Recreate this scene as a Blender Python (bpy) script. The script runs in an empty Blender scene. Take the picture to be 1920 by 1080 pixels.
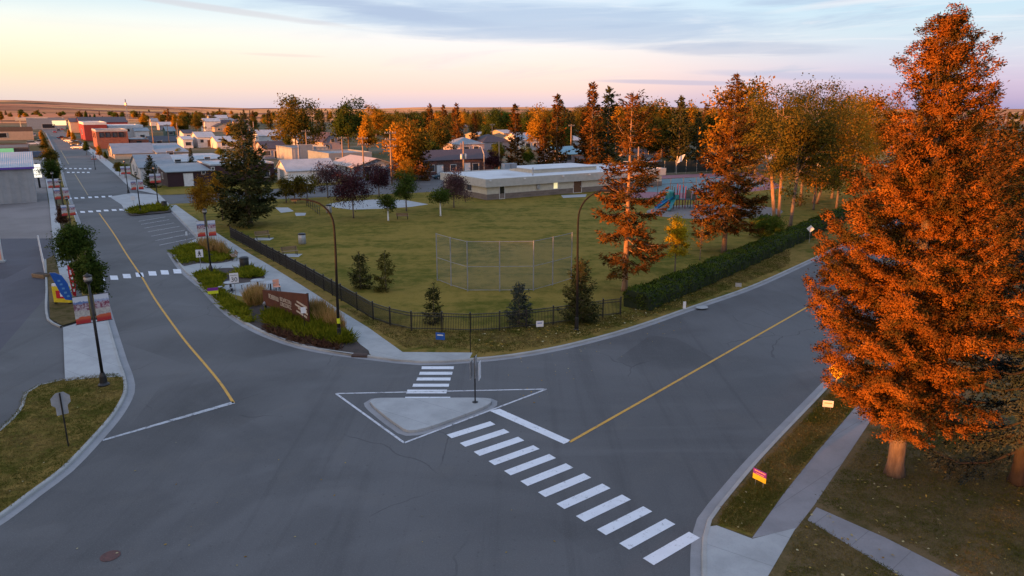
import bpy, math, random
import numpy as np
from mathutils import Vector, geometry
rad = math.radians
scene = bpy.context.scene
COL = scene.collection

# ------------------------------------------------------------------ camera
CAM_H, FPX = 15.0, 1320.0
PITCH = math.atan((540 - 204) / FPX)
cam_d = bpy.data.cameras.new("camera")
cam = bpy.data.objects.new("camera", cam_d); COL.objects.link(cam)
cam.location = (0, 0, CAM_H)
cam.rotation_euler = (rad(90) - PITCH, 0, 0)
cam_d.sensor_width = 36.0
cam_d.lens = 36.0 * FPX / 1920.0
cam_d.clip_start, cam_d.clip_end = 0.3, 40000
scene.camera = cam

# ------------------------------------------------------------------ sun, sky, exposure
SUN_AZ, SUN_EL = rad(-132), rad(4.2)          # clockwise from the view direction (+Y)
sun_dir = Vector((math.sin(SUN_AZ) * math.cos(SUN_EL), math.cos(SUN_AZ) * math.cos(SUN_EL), math.sin(SUN_EL)))
sl = bpy.data.lights.new("sun", 'SUN'); sl.energy = 5.0; sl.angle = rad(0.6); sl.color = (1.0, 0.33, 0.065)
so = bpy.data.objects.new("sun", sl); COL.objects.link(so)
so.rotation_euler = sun_dir.to_track_quat('Z', 'Y').to_euler()
scene.view_settings.view_transform = 'Standard'
scene.view_settings.look = 'None'
scene.view_settings.exposure = 1.5
scene.view_settings.gamma = 1.0
scene.view_settings.use_curve_mapping = False
cy = scene.cycles
cy.max_bounces = 5; cy.diffuse_bounces = 2; cy.glossy_bounces = 2; cy.transmission_bounces = 3
cy.transparent_max_bounces = 8; cy.caustics_reflective = False; cy.caustics_refractive = False
cy.use_denoising = True
cy.use_adaptive_sampling = True; cy.adaptive_threshold = 0.012
cy.sample_clamp_indirect = 4.0
scene.render.use_persistent_data = False

def srgb(r, g, b, k=1.0):
    f = lambda c: (c / 12.92 if c <= 0.04045 else ((c + 0.055) / 1.055) ** 2.4)
    return (f(r / 255) * k, f(g / 255) * k, f(b / 255) * k, 1.0)

class NT:
    """small helper round a node tree"""
    def __init__(s, nt):
        s.nt = nt; s.n = nt.nodes; s.l = nt.links
    def node(s, t, **kw):
        n = s.n.new(t)
        for k, v in kw.items(): setattr(n, k, v)
        return n
    def put(s, sock, v):
        if isinstance(v, bpy.types.NodeSocket): s.l.new(v, sock)
        elif v is not None: sock.default_value = v
    def m(s, op, a, b=None, c=None, clamp=False):
        n = s.node('ShaderNodeMath', operation=op, use_clamp=clamp)
        s.put(n.inputs[0], a)
        if b is not None: s.put(n.inputs[1], b)
        if c is not None: s.put(n.inputs[2], c)
        return n.outputs[0]
    def vm(s, op, a, b=None):
        n = s.node('ShaderNodeVectorMath', operation=op)
        s.put(n.inputs[0], a)
        if b is not None: s.put(n.inputs[1], b)
        return n.outputs[0]
    def mix(s, f, a, b, blend='MIX'):
        n = s.node('ShaderNodeMix', data_type='RGBA', blend_type=blend)
        s.put(n.inputs[0], f); s.put(n.inputs[6], a); s.put(n.inputs[7], b)
        return n.outputs[2]
    def noise(s, vec, scale, detail=4, rough=0.55, dist=0.0, out=0):
        n = s.node('ShaderNodeTexNoise')
        if vec is not None: s.put(n.inputs['Vector'], vec)
        n.inputs['Scale'].default_value = scale; n.inputs['Detail'].default_value = detail
        n.inputs['Roughness'].default_value = rough; n.inputs['Distortion'].default_value = dist
        return n.outputs[out]
    def ss(s, v, lo, hi):
        n = s.node('ShaderNodeMapRange', interpolation_type='SMOOTHSTEP')
        s.put(n.inputs[0], v); s.put(n.inputs[1], lo); s.put(n.inputs[2], hi)
        return n.outputs[0]
    def ramp(s, f, stops):
        n = s.node('ShaderNodeValToRGB'); e = n.color_ramp.elements
        while len(e) > 1: e.remove(e[-1])
        e[0].position, e[0].color = stops[0]
        for p, c in stops[1:]:
            k = e.new(p); k.color = c
        s.put(n.inputs[0], f)
        return n.outputs[0]
    def comb(s, x, y, z):
        n = s.node('ShaderNodeCombineXYZ')
        s.put(n.inputs[0], x); s.put(n.inputs[1], y); s.put(n.inputs[2], z)
        return n.outputs[0]

world = bpy.data.worlds.new("World"); scene.world = world; world.use_nodes = True
def build_world():
    w = NT(world.node_tree); w.n.clear()
    out = w.node('ShaderNodeOutputWorld')
    sky = w.node('ShaderNodeTexSky', sky_type='NISHITA', sun_disc=False)
    sky.sun_elevation = SUN_EL; sky.sun_rotation = SUN_AZ
    sky.altitude = 1000; sky.air_density = 1.0; sky.dust_density = 1.5; sky.ozone_density = 1.5
    bg1 = w.node('ShaderNodeBackground'); w.l.new(sky.outputs[0], bg1.inputs[0]); bg1.inputs[1].default_value = 0.05
    tc = w.node('ShaderNodeTexCoord'); sp = w.node('ShaderNodeSeparateXYZ')
    w.l.new(tc.outputs['Generated'], sp.inputs[0])
    x, y, z = sp.outputs
    az = w.m('ARCTAN2', x, y)
    t = w.m('DIVIDE', z, 0.16, clamp=True)
    L = [(0.0, srgb(216, 198, 204)), (.10, srgb(232, 212, 204)), (.28, srgb(255, 229, 198)), (.50, srgb(255, 245, 222)),
         (.66, srgb(236, 242, 238)), (.80, srgb(205, 228, 238)), (1, srgb(186, 214, 236))]
    C = [(0.0, srgb(206, 192, 216)), (.06, srgb(224, 202, 214)), (.16, srgb(248, 214, 206)), (.34, srgb(253, 228, 220)),
         (.52, srgb(246, 238, 238)), (.70, srgb(226, 236, 246)), (1, srgb(196, 218, 240))]
    R = [(0.0, srgb(160, 154, 200)), (.08, srgb(184, 168, 206)), (.20, srgb(200, 184, 216)), (.36, srgb(204, 204, 226)),
         (.55, srgb(200, 216, 232)), (.8, srgb(186, 216, 236)), (1, srgb(170, 206, 232))]
    cl, cc, cr = (w.ramp(t, s) for s in (L, C, R))
    col = w.mix(w.ss(az, -0.62, -0.05), cl, cc)
    col = w.mix(w.ss(az, 0.02, 0.50), col, cr)
    # stretched cirrus: streaks rising gently to the right
    zt = w.m('ADD', w.m('MULTIPLY', z, 26.0), w.m('MULTIPLY', az, -1.6))
    v = w.comb(w.m('MULTIPLY', az, 3.0), zt, 0.0)
    n1 = w.noise(v, 1.1, 6, .58, .6)
    v2 = w.comb(w.m('MULTIPLY', az, 4.2), w.m('MULTIPLY', z, 60.0), 3.1)
    n2 = w.noise(v2, 1.3, 6, .6, .9)
    up = w.ss(z, 0.015, 0.06)
    rightness = w.ss(az, -0.30, 0.25)
    f1 = w.m('MULTIPLY', w.m('MULTIPLY', w.ss(n1, .50, .68), up), w.m('MULTIPLY_ADD', rightness, .66, .06))
    col = w.mix(f1, col, srgb(168, 184, 214))
    f2 = w.m('MULTIPLY', w.m('MULTIPLY', w.ss(n2, .52, .72), up), w.m('MULTIPLY_ADD', rightness, .36, .06))
    col = w.mix(f2, col, srgb(238, 232, 238))
    def blob(col, a0, z0, ha, hz, tilt, amt, c, wob=.9):
        da = w.m('SUBTRACT', az, a0); dz = w.m('SUBTRACT', w.m('SUBTRACT', z, z0), w.m('MULTIPLY', da, tilt))
        q = w.m('ADD', w.m('POWER', w.m('DIVIDE', da, ha), 2.0), w.m('POWER', w.m('DIVIDE', dz, hz), 2.0))
        q = w.m('ADD', q, w.m('MULTIPLY', w.m('SUBTRACT', n1, .5), wob * 2)); q = w.m('ADD', q, w.m('MULTIPLY', w.m('SUBTRACT', n2, .5), wob * 1.6))
        return w.mix(w.m('MULTIPLY', w.ss(q, 1.25, .1), amt), col, c)
    col = blob(col, .02, .112, .36, .030, -.045, .70, srgb(160, 180, 214))
    col = blob(col, -.22, .132, .22, .012, -.13, .8, srgb(170, 186, 216))
    col = blob(col, .30, .075, .13, .010, -.03, .55, srgb(168, 178, 208))
    col = blob(col, .22, .034, .12, .0035, -.03, .6, srgb(176, 176, 210))
    col = blob(col, .40, .040, .16, .006, -.04, .55, srgb(172, 180, 216))
    col = blob(col, -.36, .118, .18, .0045, -.10, .55, srgb(206, 200, 208), .5)
    col = blob(col, .50, .132, .16, .006, .09, .5, srgb(244, 232, 234), .6)
    col = blob(col, -.30, .067, .06, .0022, -.02, .35, srgb(214, 200, 200), .4)
    col = w.mix(1.0, col, (1.16, 1.14, 1.12, 1), 'MULTIPLY')
    # towards the zenith and behind the camera
    hi = w.ss(z, .14, .55)
    col = w.mix(hi, col, (.60, .75, 1.06, 1))
    # the bright warm sky low round the sun, behind the camera
    sd = w.node('ShaderNodeVectorMath', operation='DOT_PRODUCT'); w.l.new(tc.outputs['Generated'], sd.inputs[0]); sd.inputs[1].default_value = sun_dir
    gl = w.ss(sd.outputs[1], .15, 1.0); gl = w.m('MULTIPLY', gl, w.ss(z, .75, .0))
    col = w.mix(gl, col, (2.6, 1.75, 1.15, 1))
    below = w.ss(z, -0.002, -0.05)
    col = w.mix(below, col, (.05, .05, .05, 1))
    bg2 = w.node('ShaderNodeBackground'); w.l.new(col, bg2.inputs[0]); bg2.inputs[1].default_value = 0.41
    add = w.node('ShaderNodeMixShader'); add.inputs[0].default_value = .8; w.l.new(bg1.outputs[0], add.inputs[1]); w.l.new(bg2.outputs[0], add.inputs[2])
    w.l.new(add.outputs[0], out.inputs[0])
build_world()

# ------------------------------------------------------------------ helpers: pixels of a survey photo -> metres on the ground
CP, SP = math.cos(PITCH), math.sin(PITCH)
def P(px, py, z=0.0):
    u, v = (px - 960) / FPX, (540 - py) / FPX
    d = Vector((u, CP + v * SP, -SP + v * CP))
    t = (z - CAM_H) / d.z
    return Vector((d.x * t, d.y * t, z))
def HT(base, pytop):
    """height of a vertical thing standing at ground point base whose top shows at row pytop"""
    v = (540 - pytop) / FPX
    return CAM_H + base.y * (v * CP - SP) / (CP + v * SP)
def pix(p):
    w = p[2] - CAM_H; dep = p[1] * CP - w * SP
    return (960 + FPX * p[0] / dep, 540 - FPX * (p[1] * SP + w * CP) / dep)
def along(o, d, px):
    """distance from o along d until the point shows in column px"""
    lo, hi = 0.0, 400.0
    s = 1 if pix(o + d * 30)[0] > pix(o)[0] else -1
    for _ in range(50):
        m = (lo + hi) / 2
        if (pix(o + d * m)[0] - px) * s < 0: lo = m
        else: hi = m
    return (lo + hi) / 2
SDIR = Vector((math.sin(rad(-33.5)), math.cos(rad(-33.5)), 0))      # main street, away from the camera
TDIR = Vector((SDIR.y, -SDIR.x, 0))                                   # side street, to the right

# ------------------------------------------------------------------ helpers: objects
def link(o, parent=None):
    COL.objects.link(o)
    if parent is not None: o.parent = parent
    return o
def tag(o, label=None, cat=None, group=None, kind=None):
    if label: o['label'] = label
    if cat: o['category'] = cat
    if group: o['group'] = group
    if kind: o['kind'] = kind
    return o
def empty(name, loc, label, cat, group=None, rz=0.0, scale=1.0):
    o = bpy.data.objects.new(name, None); link(o)
    o.location = loc; o.rotation_euler = (0, 0, rz); o.scale = (scale,) * 3
    o.empty_display_size = 0.2
    return tag(o, label, cat, group)
def copy_tree(o, parent=None):
    c = o.copy(); link(c); c.parent = parent
    for ch in list(o.children): copy_tree(ch, c)
    return c
def quad_mesh(name, V, N=None):
    """V: (n,4,3) array of quads"""
    if isinstance(V, tuple): V, N = V
    V = np.asarray(V, dtype=np.float32); n = len(V)
    if N is not None:                       # wind every blade to face the way its clump faces
        g = np.cross(V[:, 1] - V[:, 0], V[:, 3] - V[:, 0]); flip = (g * N).sum(1) < 0
        V[flip] = V[flip][:, [0, 3, 2, 1]]; g[flip] *= -1
        N = N / np.maximum(np.linalg.norm(N, axis=1, keepdims=True), 1e-6) * .8 + g / np.maximum(np.linalg.norm(g, axis=1, keepdims=True), 1e-6) * .20
        N = (N / np.maximum(np.linalg.norm(N, axis=1, keepdims=True), 1e-6)).astype(np.float32)
    me = bpy.data.meshes.new(name)
    me.vertices.add(n * 4); me.vertices.foreach_set('co', V.reshape(-1))
    me.loops.add(n * 4); me.loops.foreach_set('vertex_index', np.arange(n * 4, dtype=np.int32))
    me.polygons.add(n); me.polygons.foreach_set('loop_start', np.arange(n, dtype=np.int32) * 4)
    me.update(calc_edges=True)
    if N is not None:
        me.polygons.foreach_set('use_smooth', np.ones(n, dtype=bool)); me.normals_split_custom_set_from_vertices(np.repeat(N, 4, 0))
    return me

class MB:
    """collects faces, builds ONE mesh object"""
    def __init__(s): s.v = []; s.f = []; s.mi = []; s.cur = 0
    def add(s, vs, fs):
        k = len(s.v); s.v += [tuple(a) for a in vs]
        for f in fs: s.f.append(tuple(i + k for i in f)); s.mi.append(s.cur)
        return s
    def box(s, c, size, rz=0.0, taper=1.0, ax=None):
        hx, hy, hz = (a / 2 for a in size)
        cs, sn = math.cos(rz), math.sin(rz)
        vs = []
        for z, k in ((-hz, 1.0), (hz, taper)):
            for x, y in ((-hx, -hy), (hx, -hy), (hx, hy), (-hx, hy)):
                x *= k; y *= k
                vs.append((c[0] + x * cs - y * sn, c[1] + x * sn + y * cs, c[2] + z))
        return s.add(vs, [(3, 2, 1, 0), (4, 5, 6, 7), (0, 1, 5, 4), (1, 2, 6, 5), (2, 3, 7, 6), (3, 0, 4, 7)])
    def bar(s, a, b, w, h=None, up=(0, 0, 1)):
        a, b = Vector(a), Vector(b); d = (b - a).normalized(); up = Vector(up)
        if abs(d.dot(up)) > .98: up = Vector((1, 0, 0))
        sx = d.cross(up).normalized() * w / 2; uz = sx.cross(d).normalized() * (h or w) / 2
        vs = [p + i * sx + j * uz for p in (a, b) for i, j in ((-1, -1), (1, -1), (1, 1), (-1, 1))]
        return s.add(vs, [(3, 2, 1, 0), (4, 5, 6, 7), (0, 1, 5, 4), (1, 2, 6, 5), (2, 3, 7, 6), (3, 0, 4, 7)])
    def tube(s, pts, radii, n=8, cap=True):
        pts = [Vector(p) for p in pts]
        if not hasattr(radii, '__len__'): radii = [radii] * len(pts)
        vs = []; fs = []
        for i, p in enumerate(pts):
            d = (pts[min(i + 1, len(pts) - 1)] - pts[max(i - 1, 0)]).normalized()
            r = Vector((1, 0, 0)) if abs(d.x) < .8 else Vector((0, 1, 0))
            a = d.cross(r).normalized(); b = d.cross(a)
            for k in range(n):
                t = 2 * math.pi * k / n
                vs.append(p + (a * math.cos(t) + b * math.sin(t)) * radii[i])
        for i in range(len(pts) - 1):
            for k in range(n):
                k2 = (k + 1) % n
                fs.append((i * n + k, i * n + k2, (i + 1) * n + k2, (i + 1) * n + k))
        if cap:
            fs.append(tuple(range(n))[::-1]); fs.append(tuple(range((len(pts) - 1) * n, len(pts) * n)))
        return s.add(vs, fs)
    def lathe(s, c, prof, n=12):
        vs = []; fs = []
        for r, z in prof:
            for k in range(n):
                t = 2 * math.pi * k / n
                vs.append((c[0] + r * math.cos(t), c[1] + r * math.sin(t), c[2] + z))
        for i in range(len(prof) - 1):
            for k in range(n):
                k2 = (k + 1) % n
                fs.append((i * n + k, i * n + k2, (i + 1) * n + k2, (i + 1) * n + k))
        fs.append(tuple(range(n))[::-1]); fs.append(tuple(range((len(prof) - 1) * n, len(prof) * n)))
        return s.add(vs, fs)
    def flat(s, poly, z=None):
        pts = [Vector((p[0], p[1], p[2] if z is None else z)) for p in poly]
        tris = geometry.tessellate_polygon([pts])
        out = []
        for t in tris:
            a, b, c = (pts[i] for i in t)
            out.append(t if (b - a).cross(c - a).z > 0 else t[::-1])
        return s.add(pts, out)
    def prism(s, poly, z0, z1):
        s.flat(poly, z1)
        n = len(poly); area = sum(poly[i][0] * poly[(i + 1) % n][1] - poly[(i + 1) % n][0] * poly[i][1] for i in range(n))
        ps = list(poly) if area > 0 else list(poly)[::-1]
        vs = [(p[0], p[1], z0) for p in ps] + [(p[0], p[1], z1) for p in ps]
        return s.add(vs, [(i, (i + 1) % n, n + (i + 1) % n, n + i) for i in range(n)])
    def panel(s, o, ux, uz, pts, th=.03, off=0.0):
        """flat outline pts (x,z) in the frame o,ux,uz made th thick along the normal"""
        o, ux, uz = Vector(o), Vector(ux).normalized(), Vector(uz).normalized(); nn = ux.cross(uz).normalized()
        n = len(pts)
        f = [o + ux * a + uz * b + nn * (off + th) for a, b in pts]; r = [o + ux * a + uz * b + nn * off for a, b in pts]
        tr = geometry.tessellate_polygon([[Vector((a, b, 0)) for a, b in pts]])
        area = sum(pts[i][0] * pts[(i + 1) % n][1] - pts[(i + 1) % n][0] * pts[i][1] for i in range(n))
        fs = []
        for t in tr:
            p = [pts[i] for i in t]
            ccw = (p[1][0] - p[0][0]) * (p[2][1] - p[0][1]) - (p[1][1] - p[0][1]) * (p[2][0] - p[0][0]) > 0
            fs.append(tuple(t) if ccw else tuple(t[::-1])); fs.append(tuple(i + n for i in (t[::-1] if ccw else t)))
        for i in range(n):
            j = (i + 1) % n
            fs.append((i, i + n, j + n, j) if area > 0 else (j, j + n, i + n, i))
        return s.add(f + r, fs)
    def build(s, name, mats, parent=None, smooth=False, bevel=0.0):
        me = bpy.data.meshes.new(name); me.from_pydata(s.v, [], s.f)
        for m in (mats if isinstance(mats, (list, tuple)) else [mats]): me.materials.append(m)
        me.polygons.foreach_set('material_index', s.mi)
        if smooth: me.polygons.foreach_set('use_smooth', [True] * len(s.f))
        me.update()
        o = link(bpy.data.objects.new(name, me), parent)
        if bevel:
            b = o.modifiers.new('bevel', 'BEVEL'); b.width = bevel; b.segments = 2; b.limit_method = 'ANGLE'
        return o
# ------------------------------------------------------------------ materials
def new_mat(name):
    m = bpy.data.materials.new(name); m.use_nodes = True
    t = NT(m.node_tree); b = m.node_tree.nodes['Principled BSDF']
    return m, t, b
def pm(name, c1, c2=None, scale=1.5, rough=.7, bump=0.0, metal=0.0, fine=None, spec=.35, stretch=None):
    """procedural paint, metal, wood...: two tones mixed by a noise, a fine grain and a bump"""
    m, t, b = new_mat(name)
    g = t.node('ShaderNodeNewGeometry').outputs['Position'] if stretch is None else t.vm('MULTIPLY', t.node('ShaderNodeTexCoord').outputs['Object'], stretch)
    c1 = (*c1[:3], 1); c2 = (*c2[:3], 1) if c2 else tuple(x * .72 for x in c1[:3]) + (1,)
    n = t.noise(g, scale, 5, .62)
    col = t.mix(t.ss(n, .34, .68), c1, c2)
    n2 = t.noise(g, fine or scale * 9, 3, .6)
    col = t.mix(t.m('MULTIPLY', t.ss(n2, .35, .75), .28), col, tuple(x * .62 for x in c1[:3]) + (1,))
    t.put(b.inputs['Base Color'], col)
    b.inputs['Roughness'].default_value = rough; b.inputs['Metallic'].default_value = metal
    b.inputs['Specular IOR Level'].default_value = spec
    if bump:
        bn = t.node('ShaderNodeBump'); bn.inputs['Strength'].default_value = bump; bn.inputs['Distance'].default_value = .03
        t.put(bn.inputs['Height'], n2); t.put(b.inputs['Normal'], bn.outputs[0])
    return m
def leaf_mat(name, cols, trans=.3, clump=.35, clump_scale=.5):
    """leaf or needle clumps: every blade its own tint, slow drift of tint through the crown"""
    m, t, b = new_mat(name); t.n.remove(b)
    out = [n for n in t.n if n.type == 'OUTPUT_MATERIAL'][0]
    g = t.node('ShaderNodeNewGeometry'); oi = t.node('ShaderNodeObjectInfo')
    r = g.outputs['Random Per Island']
    n = t.noise(t.vm('ADD', t.node('ShaderNodeTexCoord').outputs['Object'], oi.outputs['Location']), clump_scale, 3, .55)
    f = t.m('ADD', t.m('MULTIPLY', r, 1 - clump), t.m('MULTIPLY', t.ss(n, .3, .7), clump))
    k = len(cols)
    col = t.ramp(f, [(i / (k - 1), (*c[:3], 1)) for i, c in enumerate(cols)])
    hs = t.node('ShaderNodeHueSaturation'); t.put(hs.inputs['Color'], col)
    t.put(hs.inputs['Value'], t.m('MULTIPLY_ADD', oi.outputs['Random'], .35, .82))
    col = hs.outputs[0]
    d = t.node('ShaderNodeBsdfDiffuse'); t.put(d.inputs[0], col)
    tr = t.node('ShaderNodeBsdfTranslucent'); t.put(tr.inputs[0], col)
    mx = t.node('ShaderNodeMixShader'); mx.inputs[0].default_value = trans
    t.l.new(d.outputs[0], mx.inputs[1]); t.l.new(tr.outputs[0], mx.inputs[2]); t.l.new(mx.outputs[0], out.inputs[0])
    return m
def asphalt(name, c1, c2, warm, sheen=.5):
    m, t, b = new_mat(name)
    g = t.node('ShaderNodeNewGeometry').outputs['Position']
    big = t.noise(g, .07, 5, .6, .5)
    col = t.mix(t.ss(big, .32, .68), c1, c2)
    mid = t.noise(g, .45, 6, .62, .3)
    col = t.mix(t.m('MULTIPLY', t.ss(mid, .5, .78), .5), col, warm)
    # worn wheel tracks drawn out along the right-hand road and the left-hand street
    for ang, sc, amt in ((43, .9, .34), (-33, .8, .26)):
        mp = t.node('ShaderNodeMapping'); mp.inputs['Rotation'].default_value = (0, 0, rad(ang)); mp.inputs['Scale'].default_value = (.8, .035, 1)
        t.put(mp.inputs[0], g)
        s = t.noise(mp.outputs[0], sc, 5, .65, .8)
        col = t.mix(t.m('MULTIPLY', t.ss(s, .52, .74), amt), col, tuple(x * .55 for x in c1[:3]) + (1,))
    sweep = t.noise(t.vm('MULTIPLY', g, (1, 1.6, 1)), .055, 3, .55, 2.2)
    col = t.mix(t.m('MULTIPLY', t.ss(sweep, .52, .68), .28), col, tuple(x * .52 for x in c1[:3]) + (1,))
    col = t.mix(t.m('MULTIPLY', t.ss(sweep, .46, .33), .24), col, tuple(x * 1.35 for x in c2[:3]) + (1,))
    pv = t.node('ShaderNodeTexVoronoi'); pv.inputs['Scale'].default_value = .16; t.put(pv.inputs['Vector'], t.vm('ADD', g, (3, 7, 0)))
    pc = t.node('ShaderNodeSeparateColor'); t.put(pc.inputs[0], pv.outputs['Color'])
    stain = t.m('MULTIPLY', t.ss(pv.outputs['Distance'], .9, .2), t.ss(pc.outputs[0], .82, .9))
    col = t.mix(t.m('MULTIPLY', t.m('MULTIPLY', stain, mid), .8), col, tuple(x * .4 for x in c1[:3]) + (1,))
    # oil drips and hairline cracks
    vo = t.node('ShaderNodeTexVoronoi', feature='DISTANCE_TO_EDGE'); vo.inputs['Scale'].default_value = .11
    t.put(vo.inputs['Vector'], t.vm('ADD', g, t.vm('MULTIPLY', t.noise(g, .25, 3, .5, 0, 1), (3, 3, 0))))
    crack = t.m('MULTIPLY', t.ss(vo.outputs[0], .004, .001), t.ss(big, .50, .58))
    col = t.mix(t.m('MULTIPLY', crack, .45), col, (.02, .02, .022, 1))
    grain = t.noise(g, 22, 3, .7)
    col = t.mix(t.m('MULTIPLY', t.ss(grain, .45, .8), .32), col, tuple(x * 1.8 for x in c2[:3]) + (1,))
    speck = t.noise(g, 5.5, 2, .5)
    col = t.mix(t.m('MULTIPLY', t.ss(speck, .67, .73), .35), col, tuple(x * .5 for x in c1[:3]) + (1,))
    t.put(b.inputs['Base Color'], col)
    t.put(b.inputs['Roughness'], t.m('MULTIPLY_ADD', big, .25, .62)); b.inputs['Specular IOR Level'].default_value = .22
    bn = t.node('ShaderNodeBump'); bn.inputs['Strength'].default_value = .25; bn.inputs['Distance'].default_value = .01
    t.put(bn.inputs['Height'], grain); t.put(b.inputs['Normal'], bn.outputs[0])
    return m
def lawn(name, greens, tans, dry=.5, mow=None):
    m, t, b = new_mat(name)
    g = t.node('ShaderNodeNewGeometry').outputs['Position']
    n1 = t.noise(g, .11, 6, .62, .8); n2 = t.noise(g, .9, 5, .68, .4); n3 = t.noise(g, 9, 4, .7)
    f = t.m('ADD', t.m('MULTIPLY', n1, .55), t.m('MULTIPLY', n2, .45))
    if mow is not None:
        mp = t.node('ShaderNodeMapping'); mp.inputs['Rotation'].default_value = (0, 0, mow); mp.inputs['Scale'].default_value = (.02, .5, 1)
        t.put(mp.inputs[0], g)
        f = t.m('ADD', t.m('MULTIPLY', f, .72), t.m('MULTIPLY', t.noise(mp.outputs[0], .9, 4, .6, .3), .28))
    col = t.mix(t.ss(f, dry - .10, dry + .10), (*greens[0], 1), (*tans[0], 1))
    col = t.mix(t.m('MULTIPLY', t.ss(n3, .4, .72), .55), col, t.mix(t.ss(n2, .4, .6), (*greens[1], 1), (*tans[1], 1)))
    t.put(b.inputs['Base Color'], col); b.inputs['Roughness'].default_value = .95; b.inputs['Specular IOR Level'].default_value = .05
    bn = t.node('ShaderNodeBump'); bn.inputs['Strength'].default_value = .8; bn.inputs['Distance'].default_value = .05
    t.put(bn.inputs['Height'], n3); t.put(b.inputs['Normal'], bn.outputs[0])
    return m
def worn_paint(name, c, under, keep=.62):
    m, t, b = new_mat(name)
    g = t.node('ShaderNodeNewGeometry').outputs['Position']
    n = t.noise(g, 3.0, 6, .72); n2 = t.noise(g, 26, 3, .7)
    w = t.m('ADD', t.m('MULTIPLY', n, .6), t.m('MULTIPLY', n2, .4))
    col = t.mix(t.ss(w, keep - .02, keep + .10), (*c, 1), (*under, 1))
    col = t.mix(t.m('MULTIPLY', t.ss(t.noise(g, 1.1, 4, .6), .42, .7), .25), col, tuple(x * .7 for x in c) + (1,))
    t.put(b.inputs['Base Color'], col); b.inputs['Roughness'].default_value = .7; b.inputs['Specular IOR Level'].default_value = .3
    return m
def concrete(name, c, joint=None, ang=0.0, sc=1.5):
    m, t, b = new_mat(name)
    g = t.node('ShaderNodeNewGeometry').outputs['Position']
    n = t.noise(g, .6, 6, .65); n2 = t.noise(g, 14, 3, .7)
    col = t.mix(t.ss(n, .35, .7), (*c, 1), tuple(x * .8 for x in c) + (1,))
    col = t.mix(t.m('MULTIPLY', t.ss(n2, .45, .75), .25), col, tuple(x * .6 for x in c) + (1,))
    if joint:
        mp = t.node('ShaderNodeMapping'); mp.inputs['Rotation'].default_value = (0, 0, ang); t.put(mp.inputs[0], g)
        se = t.node('ShaderNodeSeparateXYZ'); t.put(se.inputs[0], mp.outputs[0])
        fr = t.m('ABSOLUTE', t.m('SUBTRACT', t.m('FRACT', t.m('DIVIDE', se.outputs[1], sc)), .5))
        col = t.mix(t.m('MULTIPLY', t.ss(fr, .5 - .022 / sc, .5), .6), col, tuple(x * .4 for x in c) + (1,))
    t.put(b.inputs['Base Color'], col); b.inputs['Roughness'].default_value = .8; b.inputs['Specular IOR Level'].default_value = .25
    return m
def corrugated(name, c, ang, pitch=.35, rough=.55, metal=.0):
    m, t, b = new_mat(name)
    g = t.node('ShaderNodeNewGeometry').outputs['Position']
    mp = t.node('ShaderNodeMapping'); mp.inputs['Rotation'].default_value = (0, 0, ang); t.put(mp.inputs[0], g)
    se = t.node('ShaderNodeSeparateXYZ'); t.put(se.inputs[0], mp.outputs[0])
    wv = t.m('SINE', t.m('MULTIPLY', se.outputs[0], 2 * math.pi / pitch))
    n = t.noise(g, .5, 5, .65)
    col = t.mix(t.ss(n, .35, .7), (*c, 1), tuple(x * .78 for x in c) + (1,))
    col = t.mix(t.m('MULTIPLY', t.ss(wv, .6, 1.0), .16), col, tuple(x * .62 for x in c) + (1,))
    t.put(b.inputs['Base Color'], col); b.inputs['Roughness'].default_value = rough; b.inputs['Metallic'].default_value = metal
    bn = t.node('ShaderNodeBump'); bn.inputs['Strength'].default_value = .5; bn.inputs['Distance'].default_value = .04
    t.put(bn.inputs['Height'], wv); t.put(b.inputs['Normal'], bn.outputs[0])
    return m
def brickm(name, c, mortar, sx=.5):
    m, t, b = new_mat(name)
    g = t.node('ShaderNodeNewGeometry').outputs['Position']
    mp = t.node('ShaderNodeMapping'); mp.inputs['Rotation'].default_value = (0, 0, rad(-33.5)); t.put(mp.inputs[0], g)
    se = t.node('ShaderNodeSeparateXYZ'); t.put(se.inputs[0], mp.outputs[0])
    br = t.node('ShaderNodeTexBrick'); t.put(br.inputs['Vector'], t.comb(t.m('ADD', se.outputs[0], se.outputs[1]), se.outputs[2], 0.0))
    br.inputs['Scale'].default_value = 1.0; br.inputs['Brick Width'].default_value = sx; br.inputs['Row Height'].default_value = sx * .36
    br.inputs['Mortar Size'].default_value = .02
    br.inputs['Color1'].default_value = (*c, 1); br.inputs['Color2'].default_value = tuple(x * .7 for x in c) + (1,); br.inputs['Mortar'].default_value = (*mortar, 1)
    n = t.noise(g, .6, 5, .65)
    t.put(b.inputs['Base Color'], t.mix(t.m('MULTIPLY', t.ss(n, .4, .75), .4), br.outputs[0], tuple(x * .55 for x in c) + (1,)))
    b.inputs['Roughness'].default_value = .85
    return m
def emit(name, c, s):
    m, t, b = new_mat(name)
    g = t.node('ShaderNodeNewGeometry').outputs['Position']
    t.put(b.inputs['Emission Color'], t.mix(t.ss(t.noise(g, 2.5, 3, .6), .3, .7), (*c, 1), tuple(x * .75 for x in c) + (1,)))
    b.inputs['Emission Strength'].default_value = s; b.inputs['Base Color'].default_value = (*c, 1)
    return m

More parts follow.
